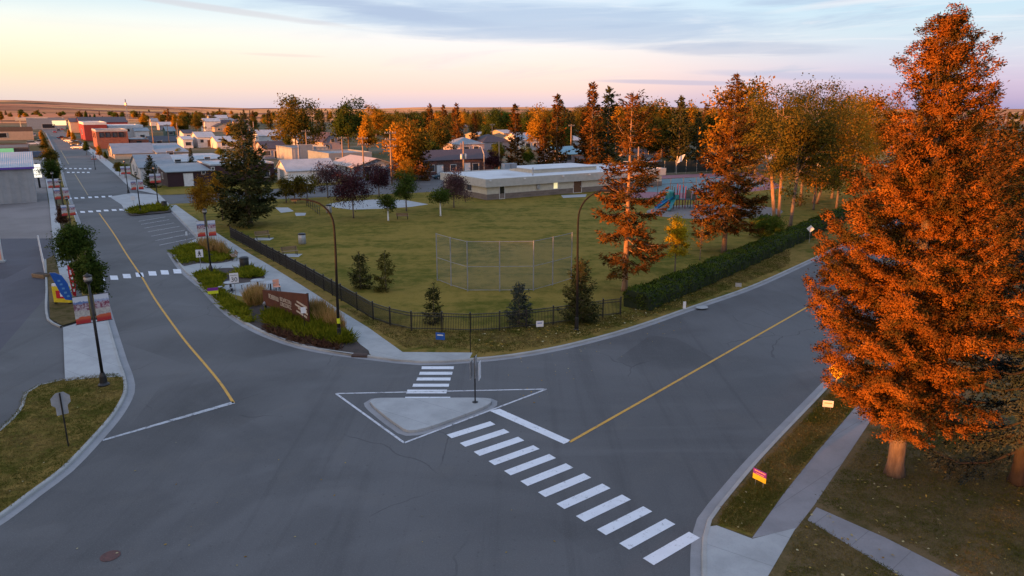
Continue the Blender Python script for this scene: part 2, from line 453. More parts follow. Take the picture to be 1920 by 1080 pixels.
M = {}
M['asphalt'] = asphalt('asphalt', (.078, .0775, .080, 1), (.110, .1095, .1125, 1), (.114, .107, .101, 1))
M['asphalt_old'] = asphalt('asphalt_old', (.066, .062, .075, 1), (.086, .083, .098, 1), (.08, .07, .072, 1))
M['gravel'] = pm('gravel', (.21, .19, .185), (.15, .135, .13), .12, .95, .5, fine=4)
M['concrete'] = concrete('concrete', (.34, .35, .35), True, rad(33.5), 1.6)
M['concrete_x'] = concrete('concrete_x', (.36, .37, .375), True, rad(33.5), 2.0)
M['concrete_old'] = concrete('concrete_old', (.25, .24, .25), True, rad(-40), 1.5)
M['kerb'] = concrete('kerb', (.34, .34, .33))
M['gutter'] = concrete('gutter', (.27, .27, .28))
M['park'] = lawn('park_lawn', ((.078, .080, .009), (.054, .062, .007)), ((.225, .158, .034), (.150, .114, .023)), .475, rad(-55))
M['verge'] = lawn('verge_lawn', ((.068, .072, .009), (.046, .050, .007)), ((.230, .150, .042), (.155, .102, .030)), .475)
M['yard'] = lawn('yard_lawn', ((.058, .050, .014), (.038, .034, .010)), ((.150, .105, .052), (.095, .066, .034)), .46)  # lawn darkened so its colour holds the shade under the spruces
M['mulch'] = pm('mulch', (.062, .046, .040), (.038, .030, .027), 1.2, .95, .9, fine=12)
M['white_paint'] = worn_paint('white_paint', (.64, .66, .70), (.15, .15, .16), .565)
M['white_fade'] = worn_paint('white_fade', (.40, .42, .45), (.12, .12, .13), .50)
M['line_white'] = worn_paint('line_white', (.52, .53, .56), (.12, .12, .13), .515)
M['yellow_paint'] = worn_paint('yellow_paint', (.55, .30, .055), (.13, .12, .10), .54)
M['yellow_fade'] = worn_paint('yellow_fade', (.42, .30, .14), (.12, .115, .11), .48)
M['black_metal'] = pm('black_metal', (.012, .012, .014), (.022, .020, .020), 2, .45, 0, .0, spec=.4)
M['bronze_metal'] = pm('bronze_metal', (.014, .012, .011), (.010, .009, .008), 2, .75, 0, 0, spec=.15)
M['galv'] = pm('galvanised', (.42, .43, .45), (.30, .31, .33), 3, .45, 0, .5)
M['white'] = pm('white_paint_metal', (.72, .72, .72), (.60, .60, .61), 2.5, .5)
M['offwhite'] = pm('offwhite', (.62, .60, .57), (.50, .48, .46), 1.2, .7)
M['glass'] = pm('window_glass', (.03, .035, .045), (.05, .055, .065), .6, .08, spec=.8)
M['darkglass'] = pm('dark_glass', (.010, .012, .014), (.02, .02, .024), .8, .1, spec=.7)
M['rubber'] = pm('rubber', (.014, .014, .014), (.02, .02, .02), 5, .85)
M['bark'] = pm('bark', (.155, .115, .085), (.085, .062, .048), 2.0, .95, .9, fine=14, stretch=(3, 3, .7))
M['bark_pale'] = pm('bark_pale', (.27, .23, .19), (.16, .13, .11), 2.0, .95, .7, fine=12, stretch=(3, 3, .7))
M['bark_warm'] = pm('bark_warm', (.33, .20, .12), (.20, .12, .075), 2.0, .95, .8, fine=14, stretch=(3, 3, .7))  # orange sun glow on the trunks put into the bark colour
M['yellow'] = leaf_mat('leaf_yellow', [(.30, .20, .012), (.44, .30, .016), (.54, .40, .02), (.60, .46, .03)], .4, .35, .5)
M['bark_shaded'] = pm('bark_shaded', (.040, .032, .028), (.024, .020, .018), 2.0, .95, .9, fine=14, stretch=(3, 3, .7))  # shade on the edge spruce's trunk put into the bark colour
M['wood_pole'] = pm('wood_pole', (.28, .20, .14), (.19, .135, .095), 1.5, .9, .5, fine=10, stretch=(4, 4, .5))
M['wood'] = pm('wood_board', (.26, .17, .10), (.17, .11, .065), 2, .8, .3, stretch=(.6, 4, 4))
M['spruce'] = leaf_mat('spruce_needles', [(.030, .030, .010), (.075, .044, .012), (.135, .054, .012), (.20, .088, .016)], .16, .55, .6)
M['spruce_hero'] = leaf_mat('spruce_hero_needles', [(.034, .034, .010), (.095, .046, .011), (.19, .066, .012), (.25, .105, .016)], .12, .86, 1.1)  # dark and rust clump tints imitate shaded and sunlit boughs
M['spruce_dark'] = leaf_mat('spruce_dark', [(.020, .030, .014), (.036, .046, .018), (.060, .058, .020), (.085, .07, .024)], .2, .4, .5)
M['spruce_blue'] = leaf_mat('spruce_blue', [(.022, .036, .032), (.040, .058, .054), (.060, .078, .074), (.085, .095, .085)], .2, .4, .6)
M['green'] = leaf_mat('leaf_green', [(.022, .042, .010), (.042, .070, .014), (.070, .095, .018), (.11, .12, .022)], .35, .4, .4)
M['olive'] = leaf_mat('leaf_olive', [(.050, .055, .012), (.090, .082, .016), (.15, .105, .018), (.21, .125, .02)], .4, .45, .3)
M['gold'] = leaf_mat('leaf_gold', [(.20, .105, .012), (.32, .17, .018), (.42, .22, .02), (.46, .27, .03)], .4, .35, .4)
M['orange'] = leaf_mat('leaf_orange', [(.16, .080, .012), (.26, .130, .015), (.36, .18, .018), (.42, .24, .03)], .4, .4, .4)
M['maroon'] = leaf_mat('leaf_maroon', [(.022, .010, .014), (.045, .018, .024), (.075, .030, .036), (.13, .06, .055)], .3, .45, .6)
M['plum'] = leaf_mat('leaf_plum', [(.045, .024, .030), (.080, .044, .050), (.13, .075, .075), (.20, .12, .11)], .3, .45, .6)
M['hedge'] = leaf_mat('hedge_leaf', [(.030, .052, .010), (.058, .090, .014), (.092, .125, .018), (.13, .15, .024)], .25, .45, .8)
M['bedgreen'] = leaf_mat('bed_green', [(.055, .075, .008), (.12, .135, .010), (.19, .19, .014), (.26, .23, .02)], .35, .5, .7)
M['tallgrass'] = leaf_mat('tall_grass', [(.13, .11, .02), (.24, .16, .045), (.38, .22, .08), (.46, .27, .12)], .35, .3, .7)
M['redgrass'] = leaf_mat('red_shrub', [(.050, .024, .016), (.085, .040, .026), (.11, .055, .035), (.12, .08, .04)], .3, .3, .7)
M['grassblade'] = leaf_mat('grass_blade', [(.058, .068, .012), (.090, .092, .018), (.17, .125, .045), (.23, .165, .075)], .3, .6, .35)
M['litter'] = leaf_mat('fallen_leaf', [(.22, .12, .02), (.36, .22, .04), (.42, .32, .10), (.46, .42, .28)], .2, .1, .5)
M['needle_litter'] = leaf_mat('dry_twig', [(.07, .04, .022), (.10, .06, .03), (.13, .08, .045)], .1, .2, .6)
# ------------------------------------------------------------------ the ground: town flat, fields and low hills to the horizon
def hill(r, a):
    """height of the land at distance r, azimuth a (radians from the view axis)"""
    if r < 900: return 0.0
    k = min(1.0, (r - 900) / 2600.0)
    base = 14 + 19 * max(0.0, min(1.0, (-a - .36) / .24)) + 5 * math.sin(a * 9 + 1) + 3 * math.sin(a * 23 + r * .0008)
    if a > .25: base -= 11 * min(1.0, (a - .25) / .3)
    roll = 5 * math.sin(r * .0031 + a * 6) + 3 * math.sin(r * .0079 - a * 11) + 2 * math.sin(r * .017 + a * 31)
    return max(0.0, (base + roll * min(1, r / 3000)) * k * k * (3 - 2 * k))
def build_ground():
    na = 420; rs = [0.0, 20, 60, 120, 250, 450, 700, 900]
    r = 900
    while r < 16000: r *= 1.055; rs.append(r)
    vs = [(0, 0, -.004)]; fs = []
    for r in rs[1:]:
        for k in range(na):
            a = -math.pi + 2 * math.pi * k / na
            vs.append((r * math.sin(a), r * math.cos(a), hill(r, a) - .004))
    for k in range(na): fs.append((0, 1 + (k + 1) % na, 1 + k))
    for i in range(len(rs) - 2):
        for k in range(na):
            a, b = 1 + i * na + k, 1 + i * na + (k + 1) % na
            fs.append((a, b, b + na, a + na))
    mb = MB(); mb.v = vs; mb.f = fs; mb.mi = [0] * len(fs)
    m, t, b = new_mat('land')
    g = t.node('ShaderNodeNewGeometry').outputs['Position']
    dist = t.node('ShaderNodeVectorMath', operation='LENGTH'); t.put(dist.inputs[0], g)
    town = t.mix(t.ss(t.noise(g, .03, 6, .65), .4, .6), (.075, .068, .030, 1), (.15, .125, .085, 1))
    town = t.mix(t.m('MULTIPLY', t.ss(t.noise(g, .4, 5, .65), .45, .7), .5), town, (.05, .055, .018, 1))
    vo = t.node('ShaderNodeTexVoronoi'); vo.inputs['Scale'].default_value = .0030; vo.inputs['Randomness'].default_value = .75
    mp = t.node('ShaderNodeMapping'); mp.inputs['Scale'].default_value = (.6, 1.0, 0); mp.inputs['Rotation'].default_value = (0, 0, rad(20)); t.put(mp.inputs[0], g)
    wob = t.vm('MULTIPLY', t.noise(g, .002, 3, .5, 0, 1), (220, 220, 0)); t.put(vo.inputs['Vector'], t.vm('ADD', mp.outputs[0], wob))
    sr = t.node('ShaderNodeSeparateColor'); t.put(sr.inputs[0], vo.outputs['Color'])
    field = t.ramp(sr.outputs[0], [(0, (.46, .19, .085, 1)), (.25, (.78, .36, .12, 1)), (.42, (.20, .085, .055, 1)), (.55, (.85, .44, .15, 1)),
                                   (.74, (.50, .19, .09, 1)), (.86, (.12, .085, .045, 1)), (1, (.82, .42, .15, 1))])  # field tints reddened to carry the low sun's orange light
    field = t.mix(t.m('MULTIPLY', t.ss(t.noise(g, .006, 5, .6), .4, .7), .30), field, (.36, .15, .08, 1))
    bush = t.noise(t.vm('MULTIPLY', g, (.25, 1, 0)), .011, 4, .6)
    field = t.mix(t.m('MULTIPLY', t.ss(bush, .54, .61), .9), field, (.040, .026, .020, 1))
    t.put(b.inputs['Base Color'], t.mix(t.ss(dist.outputs[1], 760, 980), town, field))
    b.inputs['Roughness'].default_value = .95; b.inputs['Specular IOR Level'].default_value = .05
    o = mb.build('ground', m, smooth=True)
    return tag(o, 'town ground running out to tan stubble fields tinted sunlit orange on the horizon', 'ground', kind='structure')
build_ground()

def pxs(pts, z=0.0): return [P(x, y, z) for x, y in pts]
def sheet(name, pts, z, mat, label, cat, kind='structure'):
    o = MB().flat(pts, z).build(name, mat)
    return tag(o, label, cat, kind=kind)
def smooth_line(pts, step=1.0, closed=False):
    """Catmull-Rom through ground points, resampled"""
    pts = [Vector(p) for p in pts]; n = len(pts); out = []
    rng = range(n if closed else n - 1)
    for i in rng:
        p1, p2 = pts[i], pts[(i + 1) % n]
        p0 = pts[i - 1] if (closed or i) else p1; p3 = pts[(i + 2) % n] if (closed or i + 2 < n) else p2
        L = (p2 - p1).length; k = max(1, int(L / step))
        m1 = (p2 - p0) * (L / max(.01, (p2 - p0).length)); m2 = (p3 - p1) * (L / max(.01, (p3 - p1).length))
        for j in range(k):
            t = j / k; t2 = t * t; t3 = t2 * t
            out.append(p1 * (2 * t3 - 3 * t2 + 1) + m1 * (t3 - 2 * t2 + t) + p2 * (-2 * t3 + 3 * t2) + m2 * (t3 - t2))
    if not closed: out.append(pts[-1])
    return out
def normals(pts, closed=False):
    n = len(pts); r = []
    for i in range(n):
        a = pts[(i - 1) % n] if (closed or i) else pts[i]; b = pts[(i + 1) % n] if (closed or i < n - 1) else pts[i]
        d = (b - a); d.z = 0; d.normalize(); r.append(Vector((-d.y, d.x, 0)))
    return r
def ribbon(mb, pts, o0, o1, z, closed=False):
    nn = normals(pts, closed); n = len(pts); vs = []
    for p, q in zip(pts, nn):
        a = p + q * o0; c = p + q * o1; vs += [(a.x, a.y, z), (c.x, c.y, z)]
    fs = []
    for i in range(n if closed else n - 1):
        j = (i + 1) % n
        f = (2 * i, 2 * j, 2 * j + 1, 2 * i + 1)
        fs.append(f if o1 > o0 else f[::-1])
    mb.add(vs, fs)
def kerb(name, pts, side, label, closed=False, h=.13, w=.17, gutter=.38):
    """side=+1: block lies to the left of the line"""
    mb = MB(); nn = normals(pts, closed); n = len(pts); vs = []
    for p, q in zip(pts, nn):
        q = q * side
        for o, z in ((-.02, 0), (.0, h - .03), (.03, h), (w, h + .004), (w, .0)):
            a = p + q * o; vs.append((a.x, a.y, z))
    fs = []
    for i in range(n if closed else n - 1):
        j = (i + 1) % n
        for k in range(4):
            f = (5 * i + k, 5 * j + k, 5 * j + k + 1, 5 * i + k + 1)
            fs.append(f if side > 0 else f[::-1])
    mb.add(vs, fs)
    o = tag(mb.build(name, M['kerb']), label, 'kerb', kind='structure')
    if gutter:
        g = MB(); ribbon(g, pts, -side * .02, -side * gutter, .016, closed)
        tag(g.build('gutter', M['gutter']), 'pale concrete gutter strip along the ' + label, 'gutter', kind='structure')
    return o

# road sheets (same asphalt, laid as overlapping sheets a few millimetres apart)
def build_road():
    mb = MB()
    left = [(60, 228), (86, 250), (100, 275), (110, 300), (118, 335), (128, 372), (150, 430), (170, 490), (200, 600), (240, 710)]
    right = [(96, 228), (126, 250), (160, 275), (190, 302), (217, 327), (246, 355), (300, 366), (312, 384), (372, 447), (700, 700)]
    mb.flat(pxs(left) + pxs(right)[::-1], .004)
    mb.flat([Vector(p) for p in ((-75, -45, 0), (75, -45, 0), (45, 20, 0), (36, 46, 0), (0, 52, 0), (-24, 62, 0), (-40, 60, 0), (-30, 36, 0), (-75, 12, 0))], .008)
    a, b = P(1180, 622), P(1590, 456); d = (b - a).normalized(); q = Vector((d.y, -d.x, 0))
    mb.flat([a - d * 8 - q * 1, a - d * 8 + q * 14, b + d * 260 + q * 13.5, b + d * 260 - q * 1], .012)
    o = mb.build('road', M['asphalt'])
    tag(o, 'grey asphalt roads meeting at the wide open junction', 'road', kind='structure')
build_road()
sheet('side_street', pxs([(246, 356), (300, 366), (359, 365), (600, 349), (830, 333), (1000, 322), (1000, 350), (830, 359), (600, 370), (359, 382), (312, 385)]), .016,
      M['asphalt'], 'side street running behind the park lawn to the hall', 'road')
sheet('parking_lot', pxs([(-700, 900), (-700, 452), (74, 447), (104, 447), (130, 520), (130, 612), (240, 640), (240, 720), (60, 830), (-300, 1100)]), .0005,
      M['asphalt_old'], 'dark patched asphalt of the forecourt left of the street', 'parking lot')
sheet('gravel_lot', pxs([(-700, 452), (74, 447), (104, 447), (90, 376), (80, 300), (-700, 300)]), .0035, M['gravel'], 'grey gravel lot beside the metal building', 'gravel lot')

# ---- park block
KA = pxs([(1590, 456), (1480, 508), (1400, 543), (1290, 581), (1180, 619), (1060, 651), (960, 669), (880, 677), (790, 681), (700, 672), (600, 658), (540, 643),
          (480, 619), (430, 588), (385, 543), (345, 508), (320, 474)])
KA0 = KA[0] + (KA[0] - KA[1]).normalized() * 150
kA = [KA0] + smooth_line(KA, 1.2)
kA2 = smooth_line(pxs([(320, 474), (372, 447), (312, 385)]), 60)
kerb('kerb', kA, -1, 'concrete kerb curving round the park corner')
kerb('kerb', kA2, -1, 'concrete kerb round the angled parking stalls', gutter=.25)
farA = pxs([(330, 383), (359, 382), (600, 371), (830, 360), (900, 356), (1250, 336)]) + [KA0 + Vector((20, 40, 0))]
nA = normals(kA)
inner = [p - q * .15 for p, q in zip(kA, nA)]
sheet('park_lawn', inner + pxs([(372, 447), (314, 385)]) + farA, .118, M['park'], 'mown park lawn with dry tan patches inside the black fence', 'lawn')
# lawn strip between fence and kerb, a greener grass
strip = [(1590, 452), (1480, 504), (1400, 539), (1290, 577), (1180, 615), (1060, 647), (960, 665), (885, 672), (886, 661), (755, 660), (692, 615), (635, 580), (590, 550), (550, 525), (505, 497), (462, 472), (407, 437), (418, 434), (500, 482),
         (575, 524), (640, 566), (700, 598), (772, 619), (882, 621), (987, 613), (1130, 594), (1180, 592), (1300, 545), (1440, 482), (1570, 425)]
sheet('verge_grass', pxs(strip, .122), .122, M['verge'], 'strip of greener grass with yellow leaves between fence and kerb', 'verge')
walk = [(311, 384), (340, 412), (372, 445), (352, 458), (324, 474), (345, 503), (385, 538), (470, 560), (560, 585), (637, 600), (672, 642), (697, 667), (740, 674), (790, 677), (880, 673), (886, 661), (755, 660), (692, 615),
        (635, 580), (590, 550), (550, 525), (505, 497), (462, 472), (407, 437), (352, 400), (330, 384)]
sheet('sidewalk', pxs(walk, .126), .126, M['concrete'], 'pale concrete sidewalk with plaza along the park fence', 'sidewalk')
def bed(pts, label):
    return sheet('planting_bed', smooth_line(pxs(pts, .130), .8, True), .130, M['mulch'], label, 'planting bed')
BED1 = [(322, 474), (345, 462), (375, 457), (410, 462), (430, 474), (437, 488), (405, 494), (370, 494), (346, 499)]
BED2 = [(365, 515), (395, 505), (430, 502), (470, 507), (497, 521), (460, 530), (415, 536), (412, 545), (440, 565), (458, 577), (458, 596), (430, 584), (385, 541)]
BED3 = [(460, 577), (500, 566), (585, 572), (625, 598), (668, 640), (694, 667), (655, 664), (600, 654), (540, 640), (480, 615), (456, 598)]
bed(BED1, 'mulched bed of green plants beside the walking sign'); bed(BED2, 'mulched bed with speed sign and yellow-green ground cover'); bed(BED3, 'long mulched bed in front of the brown wooden sign')
BED0 = [(240, 397), (262, 390), (300, 388), (316, 392), (318, 397), (270, 402), (250, 404)]
bed(BED0, 'small bed at the far corner of the parking stalls')
sheet('corner_walk', pxs([(205, 369), (246, 362), (300, 366), (318, 384), (318, 395), (262, 398), (236, 398), (228, 384)], .0), .022, M['concrete_x'], 'pale concrete corner at the far crosswalk', 'sidewalk')
sheet('street_walk', pxs([(217, 327), (246, 355), (300, 366), (255, 335), (215, 310), (160, 270), (140, 262)], .0), .060, M['concrete_x'], 'far sidewalk in front of the shops', 'sidewalk')
sheet('shop_verge', pxs([(262, 352), (300, 366), (500, 355), (640, 345), (640, 336), (380, 350), (300, 348)], .0), .020, M['park'], 'grass strip in front of the dark maroon building', 'verge')
sheet('hall_forecourt', pxs([(790, 352), (880, 345), (905, 330), (1000, 318), (700, 330), (640, 345)]), .012, M['asphalt_old'], 'asphalt lot beside the hall', 'parking lot')
# concrete pad (spray park) and small slabs in the lawn
def ellipse(cx, cy, rx, ry, n=40): return [(cx + rx * math.cos(2 * math.pi * k / n), cy + ry * math.sin(2 * math.pi * k / n)) for k in range(n)]
sheet('concrete_pad', pxs([(614, 383), (640, 378), (700, 374), (760, 375), (803, 383), (770, 388), (720, 391), (660, 393), (628, 389)], .124), .124, M['concrete_x'], 'pale rounded concrete pad under the maroon tree', 'paving')
sheet('small_slab', pxs([(516, 389), (540, 389), (551, 396), (527, 399)], .124), .124, M['concrete_x'], 'small white concrete slab in the grass', 'paving')
sheet('bench_slab', pxs([(553, 399), (574, 399), (572, 404), (555, 405)], .124), .124, M['concrete_x'], 'thin pale slab next to the small fence', 'paving')
sheet('playground_surface', pxs(ellipse(1340, 397, 128, 14), .124), .124, M['gravel'], 'grey playground surface round the climbing frame', 'playground surface')
sheet('hall_step', pxs([(1052, 366), (1100, 364), (1098, 369), (1056, 371)], .124), .124, M['concrete_x'], 'concrete landing before the brown double door', 'paving')
M['court'] = pm('court_blue', (.11, .19, .21), (.15, .22, .24), .05, .8, fine=.5)
M['court_red'] = pm('court_red', (.26, .11, .13), (.20, .10, .115), .05, .8, fine=.5)
sheet('court', pxs([(1150, 371), (1160, 332), (1420, 322), (1470, 352), (1300, 372)], .124), .124, M['court_red'], 'dusty red sports court surround behind the playground', 'sports court')
sheet('court_play_area', pxs([(1165, 358), (1172, 338), (1400, 329), (1436, 349), (1300, 362)], .128), .128, M['court'], 'blue-green sports court playing area', 'sports court')

# ---- left island with the stop sign, slab, and the far left sidewalk
KL = pxs([(-160, 1075), (0, 974), (60, 929), (120, 884), (180, 822), (217, 778), (238, 738), (237, 712), (226, 680)])
kL = smooth_line(KL, .8) + smooth_line(pxs([(226, 680), (202, 597), (184, 530), (170, 490), (150, 430), (129, 372), (118, 335), (110, 300), (86, 250)]), 2)[1:]
kerb('kerb', kL, 1, 'concrete kerb along the left side of the street')
KI = smooth_line(pxs([(222, 703), (170, 708), (120, 714), (72, 725), (46, 741), (40, 762), (20, 790), (-40, 840), (-160, 930)]), .8)
kerb('kerb', KI, 1, 'concrete kerb between grass island and forecourt', gutter=0)
nl = normals(kL)
isl = [p + q * .15 for p, q in zip(kL, nl) if p.y < P(226, 706).y]
sheet('grass_island', isl + [p + Vector((0, 0, 0)) for p in KI], .116, M['verge'], 'grass island carrying the stop sign seen from behind', 'lawn')
sheet('driveway_slab', pxs([(118, 614), (155, 603), (202, 597), (214, 640), (228, 690), (231, 706), (170, 709), (122, 714)], .122), .122, M['concrete_x'], 'pale concrete slab beside the left lamp post', 'sidewalk')
sheet('left_verge', pxs([(104, 300), (112, 350), (121, 400), (136, 450), (148, 505), (152, 545), (158, 572), (196, 578), (183, 530), (170, 490), (150, 430), (129, 372), (118, 335), (110, 300)]), .118, M['verge'], 'dry grass verge under the street trees', 'verge')
sheet('left_verge', pxs([(87, 488), (102, 480), (116, 522), (132, 548), (156, 570), (198, 578), (202, 596), (155, 602), (118, 613), (94, 600), (91, 540)]), .116, M['yard'], 'brown grass patch under the feather flags', 'verge')
sheet('left_sidewalk', pxs([(78, 290), (92, 376), (97, 430), (104, 480), (113, 520), (128, 548), (140, 545), (136, 500), (126, 470), (112, 420), (102, 375), (88, 290)], .124), .124, M['concrete_x'], 'narrow pale sidewalk under the street trees', 'sidewalk')
kerb('kerb', smooth_line(pxs([(87, 488), (90, 540), (93, 600), (117, 614)]), 1.0), -1, 'thin kerb beside the brown grass patch', gutter=0)

# ---- right-hand yard
KR = smooth_line(pxs([(1318, 1180), (1316, 1080), (1317, 1010), (1326, 978), (1346, 950), (1420, 862), (1540, 736), (1600, 672)]), .8)
dR = (KR[-1] - KR[-6]).normalized(); KR.append(KR[-1] + dR * 250)
kerb('kerb', KR, -1, 'concrete kerb of the right-hand yard below the big spruce')
nr = normals(KR)
yd = [p - q * .15 for p, q in zip(KR, nr)]
sheet('yard_lawn', yd + [yd[-1] + Vector((60, -20, 0)), Vector((75, 40, 0)), Vector((60, 8, 0)), Vector((25, 5, 0)), Vector((9, 8, 0))], .116, M['yard'], 'yard grass coloured dark for shade, with leaf litter under the big spruces', 'lawn')
WR = [(1410, 1009), (1470, 925), (1530, 850), (1600, 768)]; WR2 = [(1492, 992), (1526, 948), (1565, 890), (1625, 800)]
a1, a2 = P(*WR[-1], .12), P(*WR2[-1], .12)
sheet('yard_sidewalk', pxs(WR, .12) + [a1 + dR * 120, a2 + dR * 120] + pxs(WR2, .12)[::-1], .121, M['concrete_old'], 'old grey sidewalk passing under the big spruce', 'sidewalk')
sheet('kerb_ramp', pxs([(1321, 1100), (1321, 1010), (1330, 987), (1344, 985), (1411, 1010), (1492, 990), (1440, 1080), (1445, 1100)], .126), .126, M['concrete_x'], 'new pale concrete ramp at the crosswalk end', 'sidewalk')
sheet('garden_path', pxs([(1514, 975), (1531, 951), (1660, 1008), (1830, 1095), (1770, 1130)], .126), .126, M['concrete_old'], 'narrow concrete path crossing the dim yard', 'path')
sheet('boulevard', pxs([(1346, 985), (1356, 960), (1430, 872), (1545, 752), (1600, 700), (1600, 766), (1530, 848), (1470, 923), (1410, 1006)], .119), .119, M['verge'], 'strip of dry grass between kerb and sidewalk with yard signs', 'verge')

# ---- traffic island
TI = smooth_line(pxs([(694, 757), (702, 752), (725, 751), (800, 751), (905, 751), (921, 754), (914, 764), (860, 786), (795, 808), (766, 812), (750, 804), (715, 778)]), .25, True)
mb = MB(); mb.prism(TI, .0, .15); tag(mb.build('traffic_island', M['concrete_x']), 'low triangular concrete traffic island with a signpost', 'traffic island', kind='structure')
g = MB(); ribbon(g, TI, 0.02, .34, .018, True) if sum(TI[i].x * TI[(i + 1) % len(TI)].y - TI[(i + 1) % len(TI)].x * TI[i].y for i in range(len(TI))) < 0 else ribbon(g, TI, -.02, -.34, .018, True)
tag(g.build('gutter', M['gutter']), 'brownish gutter ring round the traffic island', 'gutter', kind='structure')

# ------------------------------------------------------------------ painted markings
def mark(name, polys, mat, label, z=.020):
    mb = MB()
    for p in polys: mb.flat(p, z)
    return tag(mb.build(name, mat), label, 'road marking', kind='structure')
def line(pts, w):
    pts = [Vector(p) for p in pts]; nn = normals(pts)
    return [p + q * w / 2 for p, q in zip(pts, nn)] + [p - q * w / 2 for p, q in reversed(list(zip(pts, nn)))]
A0, A1 = P(842, 819), P(924, 793.5); B0, B1 = P(1215.5, 1054), P(1302, 1003.5)
bars = []
for k in range(12):
    f = k / 11; c0, c1 = A0.lerp(B0, f), A1.lerp(B1, f)
    bars.append(line([c0, c1], .46 + .012 * (k % 3)))
mark('crosswalk', bars, M['white_paint'], 'twelve thick white crosswalk bars crossing the near road')
z2 = lambda x, y: P(560 + x / 3.43, 600 + y / 3.43)
mark('crosswalk', [[z2(*a) for a in q] for q in (
    ((792, 300), (998, 300), (996, 318), (790, 318)), ((780, 335), (990, 335), (986, 354), (774, 354)), ((763, 372), (978, 372), (975, 391), (757, 391)),
    ((738, 412), (968, 412), (965, 431), (731, 431)), ((700, 450), (955, 450), (950, 474), (691, 474)), ((686, 496), (975, 496), (978, 522), (682, 522)))], M['white_paint'],
     'short white crosswalk bars between traffic island and park corner')
tri = pxs([(630, 738.5), (1025, 730), (758, 831)])
mark('island_outline', [line([tri[i], tri[(i + 1) % 3]], .13) for i in range(3)], M['line_white'], 'thin white triangle painted round the traffic island', .0215)
mark('stop_line', [pxs([(918, 771), (937, 767), (1071, 827), (1057, 833)])], M['white_paint'], 'white stop bar beside the yellow centre line')
mark('stop_line', [pxs([(193, 827.5), (193, 824.5), (437, 753), (441, 757)])], M['white_fade'], 'thin white stop line across the left street')
ya, yb = P(1068, 829.5), P(1533, 565); yd_ = (yb - ya).normalized()
mark('centre_line', [line([ya, yb, yb + yd_ * 150], .16)], M['yellow_paint'], 'solid yellow centre line of the right-hand road')
yl = smooth_line(pxs([(438, 756), (415, 721), (390, 690), (350, 643), (320, 603), (290, 560), (265, 518), (238, 478), (213, 438), (186, 400)]), 1.0)
mark('centre_line', [line(yl, .15)], M['yellow_paint'], 'yellow centre line curving up the left street')
mark('centre_line', [line(pxs([(165, 366), (140, 326)]), .16), line(pxs([(129, 308), (114, 282)]), .2)], M['yellow_fade'], 'faded far centre line between the street crossings')
def dashrow(pts, w, h):
    out = []
    for x, y in pts: out.append(pxs([(x - w * .55, y - h / 2), (x + w * .40, y - h / 2), (x + w * .55, y + h / 2), (x - w * .42, y + h / 2)]))
    return out
mark('crosswalk', dashrow([(189, 523), (214, 521), (238, 518), (262, 515.5), (286, 513), (309, 511), (332.5, 509)], 15, 8), M['white_paint'], 'row of white crossing blocks by the walking sign')
mark('crosswalk', dashrow([(139, 398.6), (155, 397.6), (170, 396.8), (185, 395.8), (199, 394.8), (214, 394), (228, 393.3)], 9, 3), M['white_paint'], 'row of white crossing blocks before the parking stalls')
mark('crosswalk', dashrow([(131, 372.2), (143, 371.6), (155, 371), (169, 370.2), (181, 369.6), (194, 369), (207, 368.4)], 7, 2.6), M['white_paint'], 'row of white crossing blocks at the far street corner')
mark('crosswalk', dashrow([(123 + i * 9.2, 316 + .1 * i) for i in range(6)] + [(128 + i * 9.4, 323.4) for i in range(5)], 5, 1.7), M['white_paint'], 'distant double row of crossing blocks up the street')
st = [((260, 415), (310, 407)), ((265, 421), (317, 412)), ((271, 428), (327, 418)), ((277, 435), (337, 424.5)), ((284, 443), (347, 431.5)), ((291, 451.5), (357, 438.5)), ((299, 460), (366, 446))]
mark('parking_stall_line', [line(pxs(s), .14) for s in st], M['line_white'], 'white lines of the angled parking stalls')
# manhole cover, storm drain
mh = P(207, 1043); mb = MB(); mb.lathe((mh.x, mh.y, .018), [(.32, 0), (.32, .004), (.27, .005), (.26, .002)], 24)
tag(mb.build('manhole_cover', pm('rust_iron', (.11, .045, .04), (.07, .035, .032), 6, .7, .3)), 'reddish round manhole cover in the near road', 'manhole cover')
dr = P(675, 669); mb = MB(); mb.box((dr.x, dr.y, .06), (1.0, .34, .15), rad(-6)); mb.box((dr.x, dr.y + .1, .145), (.9, .3, .03), rad(-6))
tag(mb.build('storm_drain', pm('rust_drain', (.075, .045, .036), (.05, .03, .026), 4, .8)), 'brown iron storm drain set in the park kerb', 'drain')
